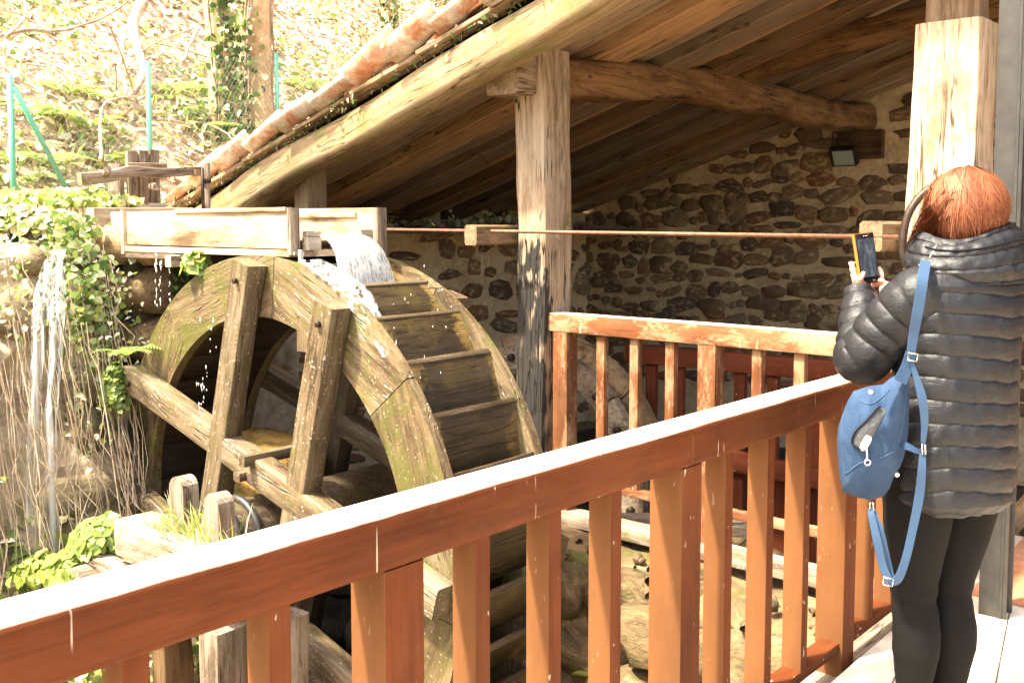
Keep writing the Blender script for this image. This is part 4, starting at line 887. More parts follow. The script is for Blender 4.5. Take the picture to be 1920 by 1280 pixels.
# the balusters of the outer part reach below the deck edge
kerb = beam('edge_beam', W(-2.0, vf(-2) , -.13) + Q1 * .05, W(4.7, vf(4.7), -.13) + Q1 * .05, .14, .14, M['grey'], None, r=.01); tag(kerb, 'timber beam along the edge of the walkway under the near railing', 'beam')
ff = empty('wooden_railing', W(4.7, 2.5, -.3), 'far worn railing between the two timber posts, in front of the stone wall', 'railing')
beam('top_rail', W(4.705, 3.70, .945), W(4.705, 1.3, .945), .11, .115, M['paintwornlittop'], ff, r=.008, seg=20, wob=.002)
for v in (3.59, 2.58, 1.57): beam('post', W(4.705, v, -.36), W(4.705, v, .887), .11, .11, M['paintworn'], ff, r=.005, up=-A)
for v in (3.305, 3.067, 2.827, 2.295, 2.06, 1.83, 1.40): beam('baluster', W(4.70, v, -.02), W(4.70, v, .887), .058, .05, M['paintworn'], ff, r=.004, up=-A)
beam('bottom_rail', W(4.70, 3.60, -.03), W(4.70, 1.3, -.03), .06, .045, M['paintworn'], ff, r=.004)
beam('sill', W(4.69, 3.9, -.265), W(4.69, 1.3, -.255), .12, .09, M['grey'], ff, r=.008, wob=.003)
# inner railing and gear wheel inside the shed
inf = empty('wooden_railing', W(6, 3.2, -.5), 'inner red-brown railing inside the shed behind the far railing', 'railing')
beam('top_rail', W(5.95, 3.95, .60), W(5.95, 2.3, .62), .09, .13, M['paintred'], inf, r=.005)
for v in (3.75, 3.52, 3.28, 3.04, 2.8, 2.5): beam('baluster', W(5.96, v, -1.0), W(5.96, v, .54), .08, .05, M['paintred'], inf, r=.004, up=-A)
beam('bottom_rail', W(5.93, 3.95, -.07), W(5.93, 2.3, -.10), .07, .11, M['paintred'], inf, r=.005)
for (x0, x1, y0) in ((1380, 1475, 868),): pass
inf2 = empty('wooden_railing', W(5.6, 2.2, -.5), 'low slanting red handrail glimpsed through the far railing', 'railing')
beam('rail', at(1360, 858, 6.0), at(1700, 935, 6.0), .08, .12, M['paintred'], inf2, r=.005)
for x in (1463, 1560): beam('post', at(x + 2, 880, 6.1), at(x - 6, 1130, 6.1), .10, .06, M['paintred'], inf2, r=.004, up=Vector((0, -1, 0)))
beam('plank', at(1080, 985, 6.3), at(1700, 990, 6.3), .10, .16, M['grey'], inf2, wob=.005)
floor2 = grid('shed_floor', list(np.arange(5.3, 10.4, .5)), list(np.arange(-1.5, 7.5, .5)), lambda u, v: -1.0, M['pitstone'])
gear = empty('inner_wheel', W(5.6, 4.35, -.1), 'smaller planked wooden wheel with iron bolts inside the shed behind the far railing', 'wheel')
GV, GZ = 4.55, -.35
def gp(u, a, r): return W(u, GV - math.sin(a) * r, GZ + math.cos(a) * r)
for (ua, ub, ri, ro, mt) in ((5.55, 5.62, .82, 1.0, M['grey']), (5.72, 5.80, .86, 1.08, M['block'])):
    for k in range(10):
        a0 = 2 * PI * k / 10 + .2; V = []; Fs = []; n = 5
        for i in range(n + 1):
            a = a0 + (2 * PI / 10 - .012) * i / n
            for u, r in ((ua, ri), (ua, ro), (ub, ro), (ub, ri)): V.append(gp(u, a, r))
        for i in range(n):
            for j in range(4): Fs.append((i * 4 + j, i * 4 + (j + 1) % 4, i * 4 + 4 + (j + 1) % 4, i * 4 + 4 + j))
        Fs += [(0, 1, 2, 3), (n * 4, n * 4 + 1, n * 4 + 2, n * 4 + 3)]; link('felloe', mesh('felloe', V, Fs), gear, None, mt)
for k in range(20): a = 2 * PI * k / 20 + .1; disc_peg('bolt', gp(5.55, a, .91), -A, .028, .04, M['blackiron'], gear, 8)
for k in range(3): a = PI * k / 3 + .35; beam('arm', gp(5.66, a, .95), gp(5.66, a + PI, .95), .10, .09, M['darkwood'], gear)

# ------------------------------------------------------------------ walkway deck
dk = empty('walkway_deck', W(3, 0, 0), None, None, None, 'structure')
DP = [(-3.0, 1.29 + .04), (4.72, vf(4.72) - .01), (5.2, 1.15), (5.2, -4), (-3.0, -4)]
DPw = [W(u, v, 0) for u, v in DP]; dd = Vector((.594, 1, 0)).normalized(); dq = Z.cross(dd)
def clip(poly, n, d, keep):
    out = []
    for i in range(len(poly)):
        a, b = poly[i], poly[(i + 1) % len(poly)]; fa, fb = (n.dot(a) - d) * keep, (n.dot(b) - d) * keep
        if fa >= 0: out.append(a)
        if (fa >= 0) != (fb >= 0): out.append(a.lerp(b, fa / (fa - fb)))
    return out
t = NT('sun_bleached_deck', .7, .3); g = t.noise(t.map((8, 1, 1)), 3, 6, .65); q = t.noise(t.map((1, 1, 1)), 2.5, 8, .7); t.col(t.mix(t.ramp(q, [(.55, 0), (.75, .6)]), t.ramp(g, [(.3, (.50, .42, .33)), (.7, (.70, .62, .52))]), (.45, .22, .12))); t.bump(g, .2, .004); M['deck'] = t.m
x = -5.2; 
while x < 5:
    pl = clip(clip(DPw, dq, x + .003, 1), dq, x + .297, -1)
    if len(pl) > 2:
        pl = [Vector(p) for p in pl]; n = len(pl); V = [p for p in pl] + [p - Z * .04 for p in pl]; Fs = [tuple(range(n)), tuple(range(2 * n - 1, n - 1, -1))] + [(i, i + n, (i + 1) % n + n, (i + 1) % n) for i in range(n)]
        link('deck_board', mesh('deck_board', V, Fs), dk, None, M['deck'])
    x += .30
rf = rock('red_floor_tile', [(.32, .12, .06), (.45, .19, .10), (.55, .30, .2)], sc=2, var=0, bump=.1)
link('doorstep', mesh('doorstep', [W(4.22, 1.1, .003), W(4.22, -2.5, .003), W(6.5, -2.5, .003), W(6.5, 1.1, .003)], [(0, 1, 2, 3)]), None, None, rf)['kind'] = 'structure'
# steel frame and dark doorway at the right
st = empty('steel_column', W(4.08, .96, 0), 'grey painted steel column standing at the right edge behind the woman', 'column')
beam('web', W(4.08, .93, 0), W(4.08, .93, 3.5), .012, .10, M['steel'], st, r=.002, up=A)
beam('flange', W(4.04, .96, 0), W(4.04, .96, 3.5), .10, .012, M['steel'], st, r=.002, up=A); beam('flange', W(4.13, .96, 0), W(4.13, .96, 3.5), .10, .012, M['steel'], st, r=.002, up=A)
dr = empty('dark_partition', W(4.6, .3, 0), 'dark metal sheet partition at the right edge behind the steel column', 'partition')
beam('sheet_panel', W(4.35, .80, .95), W(4.35, -1.5, .95), .02, 0.02, M['blackiron'], dr)
pm = beam('sheet_panel', W(4.4, .83, 2.55), W(4.4, -1.5, 2.55), .03, 3.1, M['blackiron'], dr, r=.002)
for pv in (.78, -1.4): beam('panel_post', W(4.45, pv, 0), W(4.45, pv, 3.6), .06, .06, M['darkwood'], dr, up=A)
sc_ = empty('stair_guard', W(5.2, .9, .5), 'slanting wooden stair stringer with ribbed metal mesh panel at the right edge', 'stair')
beam('stringer', at(1872, 1012, 4.9), at(1965, 905, 4.9), .06, .09, M['block'], sc_)
V = []; Fs = []
p00, p10, p11, p01 = at(1882, 1112, 4.95), at(1990, 1130, 4.95), at(1990, 890, 5.2), at(1886, 1010, 5.2)
for i in range(26):
    a = p00.lerp(p01, i / 26); b = p10.lerp(p11, i / 26); up_ = (p01 - p00) / 26 * .62; n0 = len(V); off = Vector((0, -.012, 0)) * (i % 2); V += [a + off, b + off, b + up_ + off, a + up_ + off, a + off + Vector((0, .01, 0)), b + off + Vector((0, .01, 0)), b + up_ + off + Vector((0, .01, 0)), a + up_ + off + Vector((0, .01, 0))]
    Fs += [(n0, n0 + 1, n0 + 2, n0 + 3), (n0 + 4, n0 + 7, n0 + 6, n0 + 5), (n0, n0 + 4, n0 + 5, n0 + 1), (n0 + 3, n0 + 2, n0 + 6, n0 + 7)]
o = link('mesh_panel', mesh('mesh_panel', V, Fs), sc_, None, M['steel']); o['kind'] = 'stuff'
for i in range(6): beam('mesh_rib', p00.lerp(p10, i / 5) - Vector((0, .02, 0)), p01.lerp(p11, i / 5) - Vector((0, .02, 0)), .012, .012, M['steel'], sc_, r=.002)

# ------------------------------------------------------------------ the woman taking a picture
PR_ = Vector((.925, .38, 0)).normalized(); PF = Vector((-PR_.y, PR_.x, 0))
def pc(z): t = (z - .75) / .7; return Vector((1.262 + .042 * t, 2.75 + .02 * max(0, t), 0))
def PB(l, f, z): return pc(z) + PR_ * l + PF * f + Z * z
woman = empty('person', PB(0, 0, 0), 'woman with red hair in a black quilted jacket holding up a phone', 'person')
t = NT('skin', .5, .4); t.col((.66, .40, .30)); t.b.inputs['Subsurface Weight'].default_value = .1; M['skin'] = t.m
M['leggings'] = plain('black_leggings', (.0050, .0043, .0042), .85, .15, 0, 90, .1, nz=.2)
t = NT('black_nylon', .46, .35); g = t.noise(t.co, 60, 6, .7); t.col((.0085, .0084, .0105)); g2 = t.noise(t.map((5, 5, 9), shift=False), 3, 4, .6, .5); t.bump(t.math('ADD', g2, t.math('MULTIPLY', g, .05)), .28, .010); t.rough(g2, .42, .62); pk = t.noise(t.map((70, 70, 16), shift=False), 1, 3, .6, .4); t.bump(t.math('ADD', t.math('MULTIPLY', pk, .35), g2), .45, .010); M['nylon'] = t.m
t = NT('seam_thread', .8, .1); t.col((.008, .008, .01)); M['seam'] = t.m
t = NT('blue_canvas', .85, .2); g = t.noise(t.co, 240, 2, .6); g2 = t.noise(t.co, 14, 6, .65); t.col(t.mix(t.ramp(g2, [(.35, 0), (.65, 1)]), (.017, .038, .082), (.032, .062, .118))); t.bump(t.math('ADD', t.math('MULTIPLY', g, .3), g2), .45, .012); M['canvas'] = t.m
t = NT('blue_webbing', .7, .3); wv_ = t.n('ShaderNodeTexWave'); wv_.inputs['Scale'].default_value = 160; t.l(t.co, wv_.inputs['Vector']); t.col(t.mix(wv_.outputs['Fac'], (.02, .046, .095), (.036, .075, .14))); M['web'] = t.m
M['lining'] = plain('grey_lining', (.06, .065, .07), .7, .3, 0, 60, .3, nz=.3)
M['chrome'] = plain('silver_metal', (.75, .72, .66), .25, .6, .9)
M['paper'] = plain('pale_tag', (.75, .72, .6), .7)
M['orange'] = plain('orange_phone_case', (.42, .15, .02), .35, .5)
M['screenblack'] = plain('black_glass', (.012, .012, .015), .08, .7)
# body: one continuous skinned figure
def skinned(name, chains, mat, parent, sub=1, voxel=.007):
    bm = bmesh.new(); lay = bm.verts.layers.skin.verify(); known = {}
    roots = []
    for ch in chains:
        prev = None
        for (p, r) in ch:
            key = tuple(round(c, 4) for c in p)
            v = known.get(key)
            if v is None:
                v = bm.verts.new(p); v[lay].radius = (r, r) if not isinstance(r, tuple) else r; known[key] = v
                if prev is None: roots.append(v)
            if prev is not None and prev is not v:
                try: bm.edges.new((prev, v))
                except ValueError: pass
            prev = v
    for v in roots: v[lay].use_root = True
    me = bpy.data.meshes.new(name); bm.to_mesh(me); bm.free(); tmp = bpy.data.objects.new('tmp', me); COL.objects.link(tmp)
    sk = tmp.modifiers.new('s', 'SKIN'); sk.use_smooth_shade = True; sb = tmp.modifiers.new('d', 'SUBSURF'); sb.levels = sub + 1
    if voxel: rm = tmp.modifiers.new('r', 'REMESH'); rm.mode = 'VOXEL'; rm.voxel_size = voxel; rm.use_smooth_shade = True; sm = tmp.modifiers.new('m', 'SMOOTH'); sm.iterations = 2
    dg = bpy.context.evaluated_depsgraph_get(); out = bpy.data.meshes.new_from_object(tmp.evaluated_get(dg)); bpy.data.objects.remove(tmp); bpy.data.meshes.remove(me)
    out.name = name; out.materials.clear(); return link(name, out, parent, None, mat, True)
LSH, LEL, LWR = PB(-.150, .0, 1.350), at(1617, 668, 2.80), at(1612, 552, 2.93)
RSH, REL, RWR = PB(.150, .02, 1.350), Vector((1.42, 2.98, 1.12)), at(1672, 560, 2.93)
LHD = at(1611, 524, 2.95); RHD = at(1661, 530, 2.95)
HC = Vector((1.318, 2.80, 1.585))
hip = PB(0, .01, .90)
def T2(p, r): return (tuple(p), r)
chains = [
    [T2(hip, .13), T2(PB(0, .01, 1.02), .12), T2(PB(0, .01, 1.18), .125), T2(PB(0, .0, 1.32), .13), T2(PB(0, .01, 1.42), .07), T2(PB(0, .03, 1.49), .055), T2(HC, .09), T2(HC + Z * .06 + PF * -.01, .085)],
    [T2(HC, .09), T2(HC + PF * .06 - Z * .04, .06), T2(HC + PF * .085 - Z * .085, .035)],
    [T2(PB(0, .0, 1.32), .13), T2(LSH, .055), T2(LSH.lerp(LEL, .5), .045), T2(LEL, .04), T2(LEL.lerp(LWR, .4), .038), T2(LWR, .027), T2(LHD, (.032, .017))],
    [T2(PB(0, .0, 1.32), .13), T2(RSH, .055), T2(RSH.lerp(REL, .5), .045), T2(REL, .04), T2(REL.lerp(RWR, .4), .038), T2(RWR, .027), T2(RHD, (.032, .017))],
    [T2(hip, .13), T2(PB(-.085, .0, .80), .092), T2(PB(-.078, .01, .62), .074), T2(PB(-.068, .015, .47), .052), T2(PB(-.062, -.01, .36), .052), T2(PB(-.06, -.015, .22), .042), T2(PB(-.062, -.01, .08), .032), T2(PB(-.07, .08, .035), .032), T2(PB(-.075, .15, .03), .028)],
    [T2(hip, .13), T2(PB(.085, .02, .80), .092), T2(PB(.078, .03, .62), .074), T2(PB(.072, .03, .47), .052), T2(PB(.078, .0, .36), .052), T2(PB(.08, -.01, .22), .042), T2(PB(.082, .0, .08), .032), T2(PB(.09, .09, .035), .032), T2(PB(.095, .16, .03), .028)],
]
# fingers: left hand holds the phone from its left edge, right hand from its lower right corner
PHC = at(1625, 484, 2.95); pn = Vector((.40, -.90, .14)).normalized(); pu = (Z * .985 + Vector((-.12, .05, 0))).normalized(); pr = pn.cross(pu) * -1; pr = pu.cross(pn).normalized(); pu = pn.cross(pr).normalized()
def PH(a, b, c): return PHC + pr * a + pu * b + pn * c       # right, up, towards the screen side
def fchain(pts, r0=.0088, r1=.0068): n = len(pts); return [T2(p, r0 + (r1 - r0) * i / (n - 1)) for i, p in enumerate(pts)]
fing = []
for k, b in enumerate((-.012, -.032, -.050, -.066)):      # left fingers come round the back, tips show past the left edge
    fing.append(fchain([LHD.lerp(PH(-.05, b, -.02), .35), PH(-.056, b + .008, -.012), PH(-.048, b + .004, -.022), PH(-.022 + .005 * k, b, -.021)]))
fing.append(fchain([LHD + pn * .008, PH(-.052, -.062, .012), PH(-.040, -.050, .016), PH(-.031, -.036, .0145)], .0105, .008))
for k, b in enumerate((-.045, -.062, -.078, -.092)):
    fing.append(fchain([RHD.lerp(PH(.05, b, -.02), .35), PH(.058, b + .010, -.010), PH(.046, b + .006, -.022), PH(.020, b + .002, -.021)]))
fing.append(fchain([RHD + pn * .01, PH(.050, -.088, .014), PH(.034, -.078, .016), PH(.020, -.068, .0145)], .0105, .008))
body = skinned('body', chains + fing, M['skin'], woman, 1, .0055)
for s in (-1, 1):
    e = HC + PR_ * (.092 * s) + PF * .005 - Z * .01; tube('ear', [e - Z * .02, e + Z * .0 + PR_ * .012 * s, e + Z * .03], [.008, .012, .009], M['skin'], woman, 8)
    ey = HC + PR_ * (.032 * s) + PF * .118 - Z * .012; tube('eye', [ey - PR_ * .012, ey, ey + PR_ * .012], [.004, .008, .004], M['paper'], woman, 8)
tube('nose', [HC + PF * .115 - Z * .005, HC + PF * .138 - Z * .045, HC + PF * .12 - Z * .055], [.006, .013, .010], M['skin'], woman, 8)
tube('mouth', [HC + PF * .108 - Z * .082 - PR_ * .022, HC + PF * .118 - Z * .08, HC + PF * .108 - Z * .082 + PR_ * .022], [.003, .006, .003], plain('lips', (.5, .18, .15)), woman, 8)
# leggings
for s, nm in ((-1, 'l'), (1, 'r')):
    P_ = [PB(s * .08, .02, .98), PB(s * .088, .01, .86), PB(s * .090, .01, .76), PB(s * .082, .015, .62), PB(s * .072, .018, .50), PB(s * .068, .012, .44), PB(s * .070, -.006, .36), PB(s * .072, -.012, .30), PB(s * .070, -.012, .20), PB(s * .070, -.008, .11)]
    Rr = [.10, .108, .102, .084, .066, .061, .066, .064, .049, .041]
    S2 = spline(P_, 5); R2 = [float(np.interp(i / 5, range(len(Rr)), Rr)) for i in range(len(S2))]
    tube('leggings_leg', S2, [r + .0022 * N3((p.x, p.y, p.z * 2.2), 14, 3) + .002 * math.sin(p.z * 95) * math.exp(-((p.z - .45) / .06) ** 2) for p, r in zip(S2, R2)], M['leggings'], woman, 28)
    tube('shoe', [PB(s * .072, -.055, .05), PB(s * .075, .0, .055), PB(s * .08, .07, .045), PB(s * .088, .15, .032), PB(s * .09, .185, .028)], [.03, .045, .043, .038, .02], M['screenblack'], woman, 14, flat=.8)
# jacket
def quilt(ph, depth):
    s = abs(math.sin(PI * ph)); return depth * (s ** .30) 
def jacket_torso():
    zs = np.arange(.74, 1.425, .0022); k = 132; V = []; 
    Zk = [.715, .76, .85, .95, 1.05, 1.15, 1.25, 1.32, 1.37, 1.40, 1.43]
    WA = [.172, .186, .190, .186, .178, .176, .186, .196, .198, .178, .135]
    WB = [.140, .152, .152, .146, .138, .134, .132, .128, .118, .104, .085]
    for z in zs:
        a = np.interp(z, Zk, WA); b = np.interp(z, Zk, WB)
        for j in range(k):
            t = 2 * PI * j / k; c, s = math.cos(t), math.sin(t); m = (abs(c) ** 2.35 + abs(s) ** 2.35) ** (-1 / 2.35)
            q = Vector((c * m * a, s * m * b, z)); sag = .012 * math.sin(t * 2 + z * 3) + .010 * N3((c * 1.5, s * 1.5, z * 2.2), 1.6, 3) + (.02 * (abs(c) ** 2) * max(0, (z - 1.2) / .2))
            ph = (z + sag) / .0615; fr = abs(math.sin(PI * ph)); d = quilt(ph, .0115)
            wr = .0030 * (1 - fr) * N3((t * 16, z * 6, 2), 1, 4) + .004 * N3((t * 5, z * 9, 1), 1.2, 8) + .0012 * N3((t * 11, z * 26, 5), 1, 1) * fr
            hem = 0.0
            if z < .77: hem = -.02 * (1 - (z - .74) / .03)
            r = 1 + (d + wr - .006 + hem) / math.hypot(q.x, q.y)
            V.append(PB(q.x * r, q.y * r, z + (.010 * N3((t * 3, 1, 1), 1, 3) + .012 * math.sin(t) * 1) * max(0, 1 - (z - .74) / .12)))
    n = len(zs); Fs = [(i * k + j, i * k + (j + 1) % k, (i + 1) * k + (j + 1) % k, (i + 1) * k + j) for i in range(n - 1) for j in range(k)]
    return V, Fs
def sleeve(path, rads, path_up, V, Fs, pitch=.056, depth=.010):
    S_ = spline(path, 26); n = len(S_); k = 44; L = [0]
    for i in range(1, n): L.append(L[-1] + (S_[i] - S_[i - 1]).length)
    m = (len(path) - 1); b0 = len(V); ref = path_up
    for i, p in enumerate(S_):
        t = (S_[min(i + 1, n - 1)] - S_[max(i - 1, 0)]).normalized(); s = t.cross(ref).normalized(); ref = s.cross(t).normalized(); r0 = float(np.interp(i / 26, range(len(rads)), rads))
        for j in range(k):
            a = 2 * PI * j / k; d = s * math.cos(a) + ref * math.sin(a); ph = (L[i] + .010 * math.sin(a + 1) + .007 * N3(d * 1.4 + Vector((0, 0, L[i] * 4)), 1, 2)) / pitch
            fr = abs(math.sin(PI * ph)); r = r0 + quilt(ph, depth) + .004 * N3((a * 2, L[i] * 14, 0), 1, 6) + .004 * (1 - fr) * N3((a * 8, L[i] * 5, 0), 1, 9)
            V.append(p + d * r)
    for i in range(n - 1):
        for j in range(k): Fs.append((b0 + i * k + j, b0 + i * k + (j + 1) % k, b0 + (i + 1) * k + (j + 1) % k, b0 + (i + 1) * k + j))
V, Fs = jacket_torso()
jk = link('jacket', mesh('jacket', V, Fs), woman, None, M['nylon'], True)
for (sh, el, wr, inn) in ((LSH, LEL, LWR, PB(-.07, .0, 1.315)), (RSH, REL, RWR, PB(.07, .01, 1.315))):
    V = []; Fs = []; e1_ = (el - sh).normalized(); e2_ = (wr - el).normalized()
    mid = (e1_ - e2_).normalized()
    sleeve([inn, sh + (sh - inn).normalized() * .0 - Z * .012, sh.lerp(el, .35), sh.lerp(el, .72), el + mid * .010, el.lerp(wr, .30), el.lerp(wr, .66), wr + e2_ * .012], [.060, .076, .078, .074, .069, .062, .052, .037], Vector((0, -1, .2)), V, Fs)
    link('sleeve', mesh('sleeve', V, Fs), woman, None, M['nylon'], True)
# tall padded collar with its zip
V = []; Fs = []; k = 110; zs = np.arange(1.385, 1.552, .0028); CCn = lambda z: Vector((1.318 + .02 * (z - 1.4), 2.775 + .10 * (z - 1.38), 0))
def coll(t, z):
    f = (z - 1.385) / .165; a = float(np.interp(f, [0, .25, .6, .85, 1], [.162, .180, .165, .150, .128])); b = float(np.interp(f, [0, .25, .6, .85, 1], [.125, .138, .128, .118, .10]))
    ph = (z - 1.385 + .006 * N3((t * 2, 0, 3), 1) + .012 * math.sin(t - .6)) / .048; d = quilt(ph, .013) + .006 * N3((t * 6, z * 30, 0), 1, 5) + .004 * N3((t * 14, z * 12, 0), 1, 7)
    return CCn(z) + PR_ * math.cos(t) * (a + d) + PF * math.sin(t) * (b + d) + Z * (z + .010 * math.sin(t * 1 + .2) - .045 * max(0, -math.cos(t - .5)) ** 2 * f - .02 * max(0, math.sin(t)) * f)
for z in zs:
    for j in range(k): V.append(coll(2 * PI * j / k, z))
n = len(zs); Fs = [(i * k + j, i * k + (j + 1) % k, (i + 1) * k + (j + 1) % k, (i + 1) * k + j) for i in range(n - 1) for j in range(k)]
o = link('collar', mesh('collar', V, Fs), woman, None, M['nylon'], True); m = o.modifiers.new('t', 'SOLIDIFY'); m.thickness = .012; m.offset = -1
zp = [coll(t, 1.508) + (coll(t, 1.508) - CCn(1.5) - Z * 1.508).normalized() * .002 for t in np.linspace(PI * 1.02, PI * 1.9, 40)]
tube('collar_zip', zp, .0032, M['seam'], woman, 6)
q = zp[2] + Vector((0, -.006, -.004)); beam('zip_pull', q + Vector((.012, 0, .012)), q - Vector((.006, 0, .022)), .003, .009, M['chrome'], woman, r=.002, up=Vector((0, -1, 0)))
q2 = coll(PI * 1.02, 1.44); beam('zip_pull', q2 + Vector((-.01, -.01, .004)), q2 + Vector((.004, -.012, -.016)), .003, .007, M['chrome'], woman, r=.002, up=Vector((0, -1, 0)))
# hair
def hairmat():
    t = NT('red_hair', .62, .25); h = t.n('ShaderNodeAttribute'); h.attribute_name = 'shade'; c = t.ramp(h.outputs['Fac'], [(0, (.035, .008, .004)), (.4, (.095, .024, .010)), (.75, (.18, .055, .022)), (1, (.30, .12, .06))]); t.col(c); return t.m
M['hair'] = hairmat()
V = []; Fs = []; sh = []
HR = Vector((.100, .110, .106)); crown = Vector((.0, -.02, 1)).normalized()
def hp(d, r): return HC + Vector((0, 0, .012)) + (PR_ * d.x * HR.x + PF * d.y * HR.y + Z * d.z * HR.z) * r
capV = []; capF = []; nk = 40; nl = 22
for i in range(nl + 1):
    ph = PI * .80 * i / nl
    for j in range(nk):
        a = 2 * PI * j / nk; d = Vector((math.sin(ph) * math.cos(a), math.sin(ph) * math.sin(a), math.cos(ph))); r = .93
        if d.y > .55 and d.z < .45: r = .80
        capV.append(hp(d, r + .02 * N3(d, 3, 2)))
for i in range(nl):
    for j in range(nk): capF.append((i * nk + j, i * nk + (j + 1) % nk, (i + 1) * nk + (j + 1) % nk, (i + 1) * nk + j))
me = mesh('hair_cap', capV, capF); at_ = me.attributes.new('shade', 'FLOAT', 'POINT'); at_.data.foreach_set('value', [.22] * len(capV)); link('hair_cap', me, woman, None, M['hair'], True)
for i in range(15000):
    a = random.uniform(0, 2 * PI); face = math.sin(a) > .72
    if face and random.random() < .8: continue
    lay = random.uniform(0, 1); ph0 = random.uniform(.02, .9) if lay < .6 else random.uniform(.5, 1.5); ph1 = min(2.5, ph0 + random.uniform(.7, 1.6)) if not face else ph0 + .4
    sw = random.gauss(.25, .20); pts = []; n = 9; clump = N3((a * 3, ph0 * 2, 0), 1.6, 5); r0 = .97 + .09 * clump + random.uniform(0, .06)
    for s in range(n):
        t_ = s / (n - 1); ph = ph0 + (ph1 - ph0) * t_; aa = a + sw * t_ * (1 - .3 * t_) + .09 * math.sin(t_ * 5 + a * 9); d = Vector((math.sin(ph) * math.cos(aa), math.sin(ph) * math.sin(aa), math.cos(ph)))
        rr = r0 + .045 * math.sin(t_ * PI) * clump * 2 + .16 * max(0, ph - 1.15) * (1 - .4 * clump) + .03 * math.sin(a * 2 + 1) + (.28 * max(0, t_ - .75) * random.uniform(-.6, 1.3)) * (1 if i % 9 else 2.2)
        if ph > 1.7: d = Vector((d.x * (1 - .12 * (ph - 1.7)), d.y * (1 - .12 * (ph - 1.7)), d.z - .22 * (ph - 1.7)))
        pts.append(hp(d, rr))
    wd = random.uniform(.0007, .0015); b0 = len(V); val = min(1, max(0, .5 + .6 * clump + random.gauss(0, .10) + .1 * (1 - lay)))
    for s, p in enumerate(pts):
        tt = (pts[min(s + 1, n - 1)] - pts[max(s - 1, 0)]).normalized(); out = (p - HC).normalized(); sd2 = tt.cross(out).normalized(); ww = wd * (1 - .75 * (s / (n - 1)) ** 2); V += [p - sd2 * ww, p + sd2 * ww]; sh += [val, val]
    for s in range(n - 1): Fs.append((b0 + 2 * s, b0 + 2 * s + 1, b0 + 2 * s + 3, b0 + 2 * s + 2))
# locks falling forward on the left side to the collar
for i in range(900):
    st_ = HC + PR_ * (-.088 + random.gauss(0, .012)) + PF * random.uniform(-.06, .05) + Z * random.uniform(-.02, .06); en = at(1716 + random.gauss(0, 10), 460 + random.gauss(0, 15), 2.80 + random.uniform(-.02, .05)); b0 = len(V); n = 7; mid = st_.lerp(en, .55) + PR_ * -.012 + Vector((random.gauss(0, .006), random.gauss(0, .006), 0)); val = min(1, max(0, .62 + random.gauss(0, .2)))
    pts = [st_.lerp(mid, t_) .lerp(mid.lerp(en, t_), t_) for t_ in np.linspace(0, 1, n)]
    for s, p in enumerate(pts): ww = .0013 * (1 - .7 * s / n); V += [p - PR_ * ww - Z * ww * .5, p + PR_ * ww + Z * ww * .5]; sh += [val, val]
    for s in range(n - 1): Fs.append((b0 + 2 * s, b0 + 2 * s + 1, b0 + 2 * s + 3, b0 + 2 * s + 2))
me = npmesh('hair', [tuple(v) for v in V], Fs); at_ = me.attributes.new('shade', 'FLOAT', 'POINT'); at_.data.foreach_set('value', sh); o = link('hair', me, woman, None, M['hair'], True); o['kind'] = 'stuff'
# phone
phone = empty('mobile_phone', PHC, 'black mobile phone in an orange case held up by the woman', 'phone')
beam('case', PH(0, -.078, -.004), PH(0, .078, -.004), .080, .011, M['orange'], phone, r=.005, n=3, up=pn)
beam('screen_glass', PH(0, -.076, .003), PH(0, .076, .003), .074, .004, M['screenblack'], phone, r=.002, up=pn)
t = NT('phone_picture', .1, .6); nz = t.noise(t.map((18, 60, 60), shift=False), 1, 6, .7); c = t.ramp(nz, [(.35, (.02, .025, .05)), (.5, (.10, .13, .2)), (.66, (.35, .38, .42))]); t.col((.02, .02, .02)); t.l(c, t.b.inputs['Emission Color']); t.b.inputs['Emission Strength'].default_value = .12; M['picture'] = t.m
beam('display', PH(0, -.058, .0055), PH(0, .060, .0055), .066, .0012, M['picture'], phone, r=.0004, n=1, up=pn)
for a in (-.005, .001, .007): tube('speaker_hole', [PH(a, .068, .0052), PH(a + .003, .068, .0052)], .0012, M['chrome'], phone, 5)
# bag
bag = empty('backpack', at(1640, 830, 2.6), 'blue canvas backpack with an open pocket hanging behind the woman from one shoulder', 'backpack')
OUT = [(1600, 733), (1628, 724), (1656, 720), (1670, 708), (1681, 703), (1690, 699), (1702, 696), (1705, 750), (1703, 815), (1695, 857), (1688, 875), (1677, 892), (1668, 915), (1656, 931), (1631, 937), (1610, 933), (1594, 927), (1580, 921), (1573, 880), (1569, 826), (1572, 800), (1579, 777), (1590, 750)]
BY = 2.60; cxp, cyp = 1640, 828; nr = 26; na = 120; cum = [0]
po = [Vector((x, y)) for x, y in OUT]; 
for i in range(len(po)): cum.append(cum[-1] + (po[(i + 1) % len(po)] - po[i]).length)
def outl(s):
    s = (s % 1) * cum[-1]; i = 0
    while cum[i + 1] < s: i += 1
    return po[i].lerp(po[(i + 1) % len(po)], (s - cum[i]) / (cum[i + 1] - cum[i]))
V = []; Fs = []
def bagp(px_, py_, rr, side):
    th = .075 * (1 - rr ** 2.6) ** .55; f = .012 * N3((px_ * .03, py_ * .012, side), 1, 3) + .006 * N3((px_ * .07, py_ * .03, 0), 1, 5) + .012 * math.exp(-((px_ - 1600 - (py_ - 700) * .45) / 9) ** 2) * (1 - rr) + .010 * math.sin((px_ - cxp) * .12 + (py_ - 700) * .03) * max(0, 1 - (py_ - 700) / 110) * (1 - rr ** 2)
    return at(px_, py_, BY - side * (th + f * (1 - rr ** 3) * (side > 0)))
